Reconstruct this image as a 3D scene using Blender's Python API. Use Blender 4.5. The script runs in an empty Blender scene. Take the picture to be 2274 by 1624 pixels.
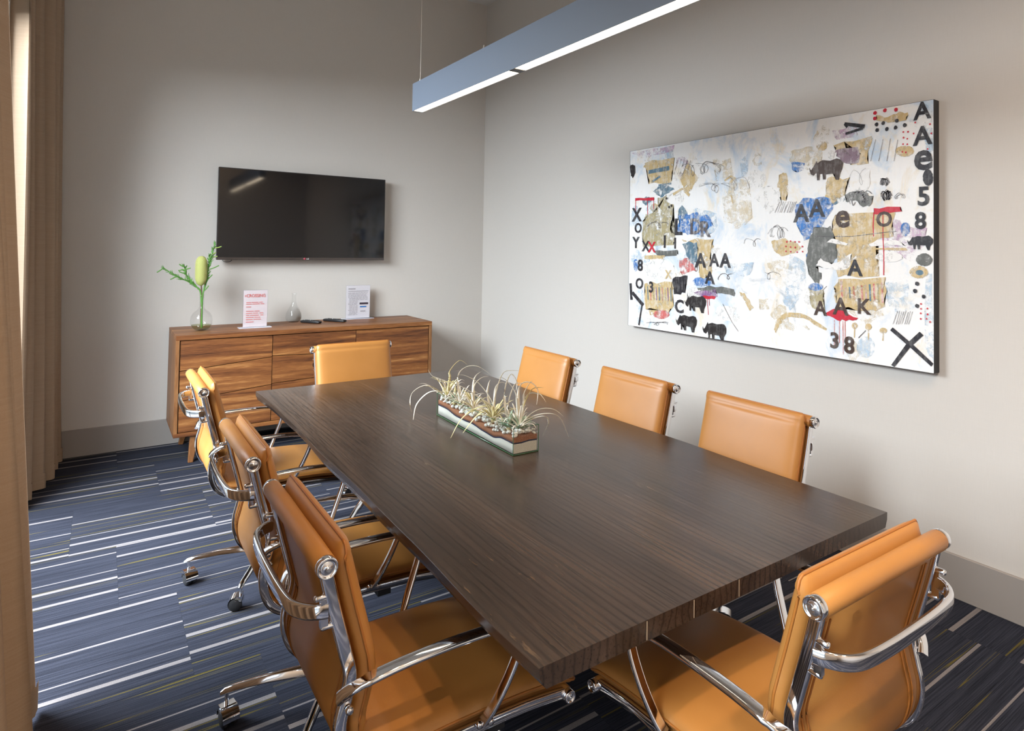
import bpy, bmesh, math, random
from mathutils import Vector, Matrix

# ------------------------------------------------------------------ camera, world, lights, exposure
scene = bpy.context.scene
COL = scene.collection
scene.view_settings.view_transform = 'Standard'
scene.view_settings.look = 'None'
scene.view_settings.gamma = 1.0
scene.view_settings.use_curve_mapping = False
scene.view_settings.exposure = 0.42

def make_camera():
    f, cx, cy = 1394.70, 1200.0, 515.06
    yaw, pitch, roll = 0.6090, 0.0273, 0.0158
    fw = Vector((math.sin(yaw), math.cos(yaw), 0)); rt = Vector((math.cos(yaw), -math.sin(yaw), 0)); up = Vector((0, 0, 1))
    f2 = fw * math.cos(pitch) + up * math.sin(pitch); u2 = -fw * math.sin(pitch) + up * math.cos(pitch)
    r3 = rt * math.cos(roll) + u2 * math.sin(roll); u3 = u2 * math.cos(roll) - rt * math.sin(roll)
    cam = bpy.data.cameras.new('camera'); ob = bpy.data.objects.new('camera', cam); COL.objects.link(ob)
    m = Matrix((r3, u3, -f2)).transposed().to_4x4(); m.translation = Vector((-3.0117, -5.2843, 1.45))
    ob.matrix_world = m
    cam.sensor_fit = 'HORIZONTAL'; cam.sensor_width = 36.0; cam.lens = f / 2274 * 36
    cam.shift_x = (1137 - cx) / 2274; cam.shift_y = (cy - 812) / 2274
    cam.clip_start = 0.02; cam.clip_end = 200
    scene.camera = ob
make_camera()

world = bpy.data.worlds.new('world'); scene.world = world; world.use_nodes = True
bg = world.node_tree.nodes['Background']
bg.inputs['Color'].default_value = (0.72, 0.84, 1.0, 1); bg.inputs['Strength'].default_value = 1.6

def area_light(name, loc, rot, sx, sy, power, color, shape='RECTANGLE', spread=180):
    l = bpy.data.lights.new(name, 'AREA'); l.shape = shape; l.size = sx; l.size_y = sy; l.energy = power; l.color = color
    l.spread = math.radians(spread)
    o = bpy.data.objects.new(name, l); COL.objects.link(o); o.location = loc; o.rotation_euler = rot
    return o
# daylight outside the long window in the left wall (light travels towards +x)
area_light('daylight', (-5.6, -2.6, 3.7), (0, math.radians(-62), 0), 3.0, 6.4, 1800, (0.92, 0.96, 1.0))
# added warm ceiling fill lights, out of view (lamp discs are built further down, at these spots)
FILL_LIGHTS = [(-2.0, -5.1), (-2.6, -6.1), (-1.5, -6.1)]
for (x, y) in FILL_LIGHTS:
    area_light('fill_lamp', (x, y, 3.78), (0, 0, 0), 0.13, 0.13, 16, (1.0, 0.72, 0.48), 'DISK', 130)

# ------------------------------------------------------------------ measured layout data (metres)
# canvas marks: (colour, points in canvas metres from its lower left corner); leaf paths in room metres
PATCHES = [('tan', [[0.145, 1.098], [0.41, 1.105], [0.403, 1.071], [0.39, 0.986], [0.375, 0.94], [0.182, 0.949], [0.172, 1.04], [0.137, 1.068]]), ('olive', [[0.267, 0.854], [0.392, 0.87], [0.403, 0.731], [0.374, 0.651], [0.421, 0.604], [0.408, 0.546], [0.134, 0.534], [0.13, 0.704], [0.154, 0.751], [0.277, 0.782]]), ('white', [[0.491, 0.839], [0.483, 0.821], [0.46, 0.808], [0.426, 0.802], [0.39, 0.807], [0.359, 0.819], [0.341, 0.837], [0.341, 0.857], [0.358, 0.873], [0.388, 0.882], [0.424, 0.882], [0.458, 0.873], [0.482, 0.858]]), ('paleblue', [[0.565, 0.781], [0.745, 0.73], [0.747, 0.644], [0.64, 0.569], [0.555, 0.603]]), ('paleblue', [[0.098, 0.741], [0.094, 0.707], [0.083, 0.681], [0.066, 0.669], [0.048, 0.674], [0.032, 0.694], [0.022, 0.726], [0.022, 0.762], [0.029, 0.793], [0.044, 0.812], [0.062, 0.816], [0.08, 0.802], [0.093, 0.775]]), ('paleblue', [[0.128, 0.449], [0.123, 0.415], [0.107, 0.388], [0.084, 0.375], [0.059, 0.378], [0.038, 0.398], [0.026, 0.429], [0.025, 0.464], [0.036, 0.496], [0.056, 0.516], [0.08, 0.521], [0.104, 0.508], [0.121, 0.482]]), ('paleblue', [[0.146, 0.184], [0.143, 0.139], [0.132, 0.103], [0.116, 0.085], [0.098, 0.089], [0.082, 0.114], [0.073, 0.155], [0.072, 0.202], [0.079, 0.244], [0.093, 0.271], [0.111, 0.278], [0.128, 0.262], [0.141, 0.228]]), ('blue', [[0.449, 0.729], [0.566, 0.747], [0.692, 0.721], [0.72, 0.666], [0.639, 0.602], [0.525, 0.614], [0.444, 0.626]]), ('blue', [[0.093, 0.411], [0.09, 0.391], [0.083, 0.376], [0.072, 0.368], [0.061, 0.37], [0.051, 0.382], [0.045, 0.4], [0.044, 0.42], [0.049, 0.439], [0.059, 0.451], [0.07, 0.453], [0.081, 0.446], [0.089, 0.431]]), ('blue', [[0.727, 0.332], [0.718, 0.319], [0.692, 0.308], [0.656, 0.302], [0.616, 0.301], [0.582, 0.307], [0.563, 0.318], [0.563, 0.331], [0.582, 0.344], [0.615, 0.353], [0.654, 0.356], [0.691, 0.353], [0.717, 0.344]]), ('tan', [[0.475, 0.581], [0.722, 0.585], [0.729, 0.537], [0.703, 0.493], [0.712, 0.375], [0.645, 0.35], [0.616, 0.382], [0.606, 0.514], [0.584, 0.558]]), ('teal', [[0.483, 0.558], [0.598, 0.569], [0.6, 0.459], [0.573, 0.425], [0.529, 0.468]]), ('grey', [[0.226, 0.51], [0.439, 0.518], [0.447, 0.49], [0.424, 0.478], [0.276, 0.481]]), ('tan', [[0.152, 0.479], [0.332, 0.482], [0.332, 0.453], [0.153, 0.455]]), ('rose', [[0.455, 0.456], [0.529, 0.468], [0.602, 0.392], [0.502, 0.366], [0.464, 0.376]]), ('white', [[0.419, 0.398], [0.404, 0.368], [0.363, 0.343], [0.304, 0.33], [0.239, 0.331], [0.183, 0.346], [0.151, 0.373], [0.15, 0.405], [0.181, 0.434], [0.236, 0.453], [0.301, 0.458], [0.361, 0.448], [0.403, 0.426]]), ('ink', [[0.405, 0.34], [0.524, 0.362], [0.511, 0.255], [0.415, 0.243]]), ('tan', [[0.157, 0.293], [0.398, 0.316], [0.416, 0.169], [0.371, 0.119], [0.161, 0.125]]), ('rose', [[0.379, 0.108], [0.372, 0.094], [0.35, 0.082], [0.318, 0.074], [0.284, 0.072], [0.256, 0.078], [0.239, 0.089], [0.239, 0.103], [0.255, 0.117], [0.283, 0.127], [0.317, 0.132], [0.349, 0.129], [0.371, 0.121]]), ('grey', [[0.604, 0.288], [0.7, 0.307], [0.876, 0.298], [0.877, 0.257], [0.754, 0.27], [0.632, 0.268]]), ('purple', [[0.576, 0.259], [0.741, 0.29], [0.755, 0.248], [0.675, 0.227]]), ('red', [[0.647, 0.247], [0.742, 0.248], [0.735, 0.231], [0.661, 0.229]]), ('tan', [[0.908, 0.284], [0.944, 0.282], [1.006, 0.205], [0.982, 0.183], [0.933, 0.25]]), ('sand', [[1.04, 0.258], [1.153, 0.265], [1.149, 0.211], [1.047, 0.198]]), ('tan', [[1.155, 0.158], [1.209, 0.197], [1.314, 0.197], [1.433, 0.139], [1.424, 0.129], [1.304, 0.177], [1.209, 0.173], [1.166, 0.13], [1.145, 0.08], [1.134, 0.098]]), ('red', [[0.056, 0.866], [0.234, 0.859], [0.235, 0.84], [0.057, 0.847]]), ('black', [[0.006, 1.099], [0.05, 1.089], [0.055, 1.039], [0.026, 1.004], [0.006, 1.043]]), ('sand', [[0.845, 0.936], [0.97, 0.905], [0.997, 0.7], [0.901, 0.641], [0.799, 0.685], [0.783, 0.813]]), ('sand', [[0.712, 1.056], [0.843, 1.052], [0.858, 0.935], [0.742, 0.923]]), ('paleblue', [[1.226, 0.501], [1.31, 0.464], [1.322, 0.314], [1.23, 0.213], [1.186, 0.258]]), ('paleblue', [[0.804, 0.431], [1.001, 0.457], [0.979, 0.385], [0.83, 0.379]]), ('paleblue', [[1.717, 0.38], [1.813, 0.402], [1.846, 0.281], [1.783, 0.243], [1.726, 0.288]]), ('paleblue', [[1.876, 1.177], [1.914, 1.163], [1.915, 0.896], [1.894, 0.898]]), ('paleblue', [[1.89, 0.429], [1.916, 0.43], [1.92, 0.048], [1.885, 0.107]]), ('paleblue', [[1.669, 0.079], [1.665, 0.055], [1.651, 0.034], [1.632, 0.023], [1.611, 0.023], [1.594, 0.035], [1.584, 0.055], [1.584, 0.08], [1.593, 0.104], [1.61, 0.12], [1.631, 0.125], [1.65, 0.119], [1.664, 0.102]]), ('paleblue', [[0.906, 1.035], [0.967, 1.07], [0.957, 0.948], [0.921, 0.93]]), ('violet', [[0.013, 1.18], [0.408, 1.18], [0.394, 1.147], [0.101, 1.133]]), ('violet', [[1.459, 1.123], [1.579, 1.123], [1.58, 1.07], [1.479, 1.074]]), ('blue', [[1.229, 0.986], [1.308, 0.974], [1.303, 0.936], [1.267, 0.93], [1.235, 0.947]]), ('tan', [[1.465, 1.049], [1.65, 1.069], [1.655, 1.051], [1.634, 0.941], [1.554, 0.94], [1.599, 0.988], [1.479, 1.011]]), ('mauve', [[1.475, 1.02], [1.589, 1.025], [1.59, 0.945], [1.518, 0.952], [1.48, 0.993]]), ('tan', [[1.433, 0.888], [1.546, 0.878], [1.528, 0.808], [1.464, 0.758], [1.415, 0.788]]), ('tan', [[1.431, 1.048], [1.428, 1.037], [1.419, 1.029], [1.406, 1.026], [1.392, 1.029], [1.38, 1.037], [1.373, 1.049], [1.373, 1.062], [1.38, 1.072], [1.391, 1.078], [1.405, 1.077], [1.418, 1.071], [1.428, 1.061]]), ('white', [[1.468, 0.998], [1.466, 0.988], [1.461, 0.98], [1.453, 0.977], [1.445, 0.98], [1.438, 0.987], [1.434, 0.997], [1.434, 1.008], [1.438, 1.017], [1.445, 1.022], [1.453, 1.023], [1.461, 1.018], [1.466, 1.009]]), ('tan', [[1.469, 0.703], [1.754, 0.718], [1.748, 0.592], [1.673, 0.575], [1.683, 0.413], [1.487, 0.396], [1.466, 0.567]]), ('blue', [[1.264, 0.768], [1.326, 0.793], [1.444, 0.786], [1.464, 0.731], [1.368, 0.614], [1.308, 0.577], [1.266, 0.653]]), ('blue', [[1.319, 0.502], [1.344, 0.539], [1.33, 0.446]]), ('grey', [[1.358, 0.642], [1.451, 0.645], [1.48, 0.567], [1.481, 0.486], [1.449, 0.44], [1.371, 0.438], [1.401, 0.411], [1.391, 0.365], [1.367, 0.359], [1.331, 0.408], [1.32, 0.474], [1.329, 0.558]]), ('white', [[1.428, 0.567], [1.466, 0.585], [1.541, 0.558], [1.532, 0.549]]), ('white', [[1.371, 0.452], [1.4, 0.485], [1.458, 0.458], [1.505, 0.478], [1.559, 0.514], [1.542, 0.443], [1.468, 0.427]]), ('white', [[1.638, 0.558], [1.681, 0.58], [1.78, 0.571], [1.804, 0.55], [1.647, 0.545]]), ('tan', [[1.664, 0.539], [1.804, 0.542], [1.812, 0.529], [1.665, 0.531]]), ('white', [[1.793, 0.5], [1.786, 0.489], [1.767, 0.48], [1.74, 0.476], [1.71, 0.477], [1.685, 0.483], [1.671, 0.492], [1.671, 0.504], [1.685, 0.514], [1.71, 0.521], [1.739, 0.523], [1.767, 0.519], [1.786, 0.511]]), ('white', [[1.538, 0.808], [1.643, 0.905], [1.636, 0.819], [1.583, 0.805]]), ('tan', [[1.487, 0.387], [1.716, 0.406], [1.718, 0.271], [1.65, 0.248], [1.498, 0.245], [1.469, 0.305]]), ('olive', [[1.332, 0.334], [1.412, 0.329], [1.423, 0.229], [1.354, 0.233]]), ('blue', [[1.411, 0.343], [1.407, 0.333], [1.395, 0.325], [1.377, 0.321], [1.358, 0.321], [1.342, 0.325], [1.333, 0.334], [1.333, 0.343], [1.342, 0.353], [1.358, 0.359], [1.377, 0.361], [1.394, 0.358], [1.407, 0.352]]), ('red', [[1.428, 0.216], [1.48, 0.243], [1.59, 0.204], [1.554, 0.192], [1.499, 0.184], [1.437, 0.203]]), ('red', [[1.661, 0.726], [1.783, 0.725], [1.787, 0.704], [1.663, 0.698]]), ('tan', [[1.84, 0.973], [1.835, 0.962], [1.823, 0.955], [1.805, 0.953], [1.786, 0.956], [1.77, 0.965], [1.761, 0.976], [1.761, 0.989], [1.77, 0.998], [1.786, 1.003], [1.805, 1.002], [1.823, 0.996], [1.835, 0.985]]), ('tan', [[1.671, 1.162], [1.726, 1.144], [1.775, 1.157], [1.815, 1.151], [1.807, 1.119], [1.726, 1.119], [1.675, 1.139]]), ('blue', [[1.823, 0.624], [1.821, 0.61], [1.815, 0.598], [1.806, 0.593], [1.797, 0.595], [1.789, 0.604], [1.784, 0.617], [1.784, 0.632], [1.788, 0.646], [1.796, 0.654], [1.806, 0.656], [1.815, 0.65], [1.821, 0.639]]), ('tan', [[1.898, 0.436], [1.894, 0.423], [1.882, 0.413], [1.865, 0.407], [1.846, 0.408], [1.831, 0.415], [1.822, 0.427], [1.822, 0.44], [1.831, 0.452], [1.846, 0.46], [1.864, 0.462], [1.881, 0.458], [1.893, 0.448]]), ('teal', [[1.88, 0.433], [1.879, 0.427], [1.873, 0.423], [1.866, 0.42], [1.858, 0.421], [1.851, 0.424], [1.847, 0.429], [1.847, 0.435], [1.851, 0.44], [1.858, 0.443], [1.866, 0.444], [1.873, 0.443], [1.878, 0.438]]), ('tan', [[1.586, 0.169], [1.584, 0.161], [1.58, 0.155], [1.574, 0.152], [1.568, 0.152], [1.562, 0.156], [1.559, 0.162], [1.559, 0.17], [1.562, 0.177], [1.567, 0.181], [1.574, 0.183], [1.58, 0.181], [1.584, 0.176]]), ('tan', [[1.653, 0.171], [1.651, 0.164], [1.647, 0.158], [1.64, 0.155], [1.633, 0.155], [1.627, 0.158], [1.624, 0.164], [1.624, 0.172], [1.627, 0.179], [1.633, 0.184], [1.64, 0.185], [1.647, 0.183], [1.651, 0.178]]), ('tan', [[1.723, 0.162], [1.721, 0.155], [1.716, 0.15], [1.709, 0.147], [1.701, 0.147], [1.694, 0.149], [1.69, 0.155], [1.69, 0.161], [1.694, 0.167], [1.7, 0.172], [1.708, 0.173], [1.716, 0.172], [1.721, 0.168]]), ('grey', [[1.916, 0.49], [1.912, 0.477], [1.902, 0.467], [1.887, 0.462], [1.87, 0.463], [1.857, 0.47], [1.849, 0.482], [1.849, 0.496], [1.856, 0.508], [1.87, 0.516], [1.886, 0.518], [1.901, 0.513], [1.912, 0.503]]), ('ink', [[1.919, 0.847], [1.917, 0.831], [1.91, 0.818], [1.901, 0.813], [1.891, 0.816], [1.882, 0.826], [1.878, 0.842], [1.877, 0.86], [1.882, 0.875], [1.89, 0.884], [1.9, 0.885], [1.91, 0.878], [1.917, 0.864]]), ('grey', [[1.519, 0.8], [1.583, 0.813], [1.662, 0.782], [1.645, 0.74], [1.61, 0.733], [1.574, 0.77], [1.529, 0.763]])]
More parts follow.
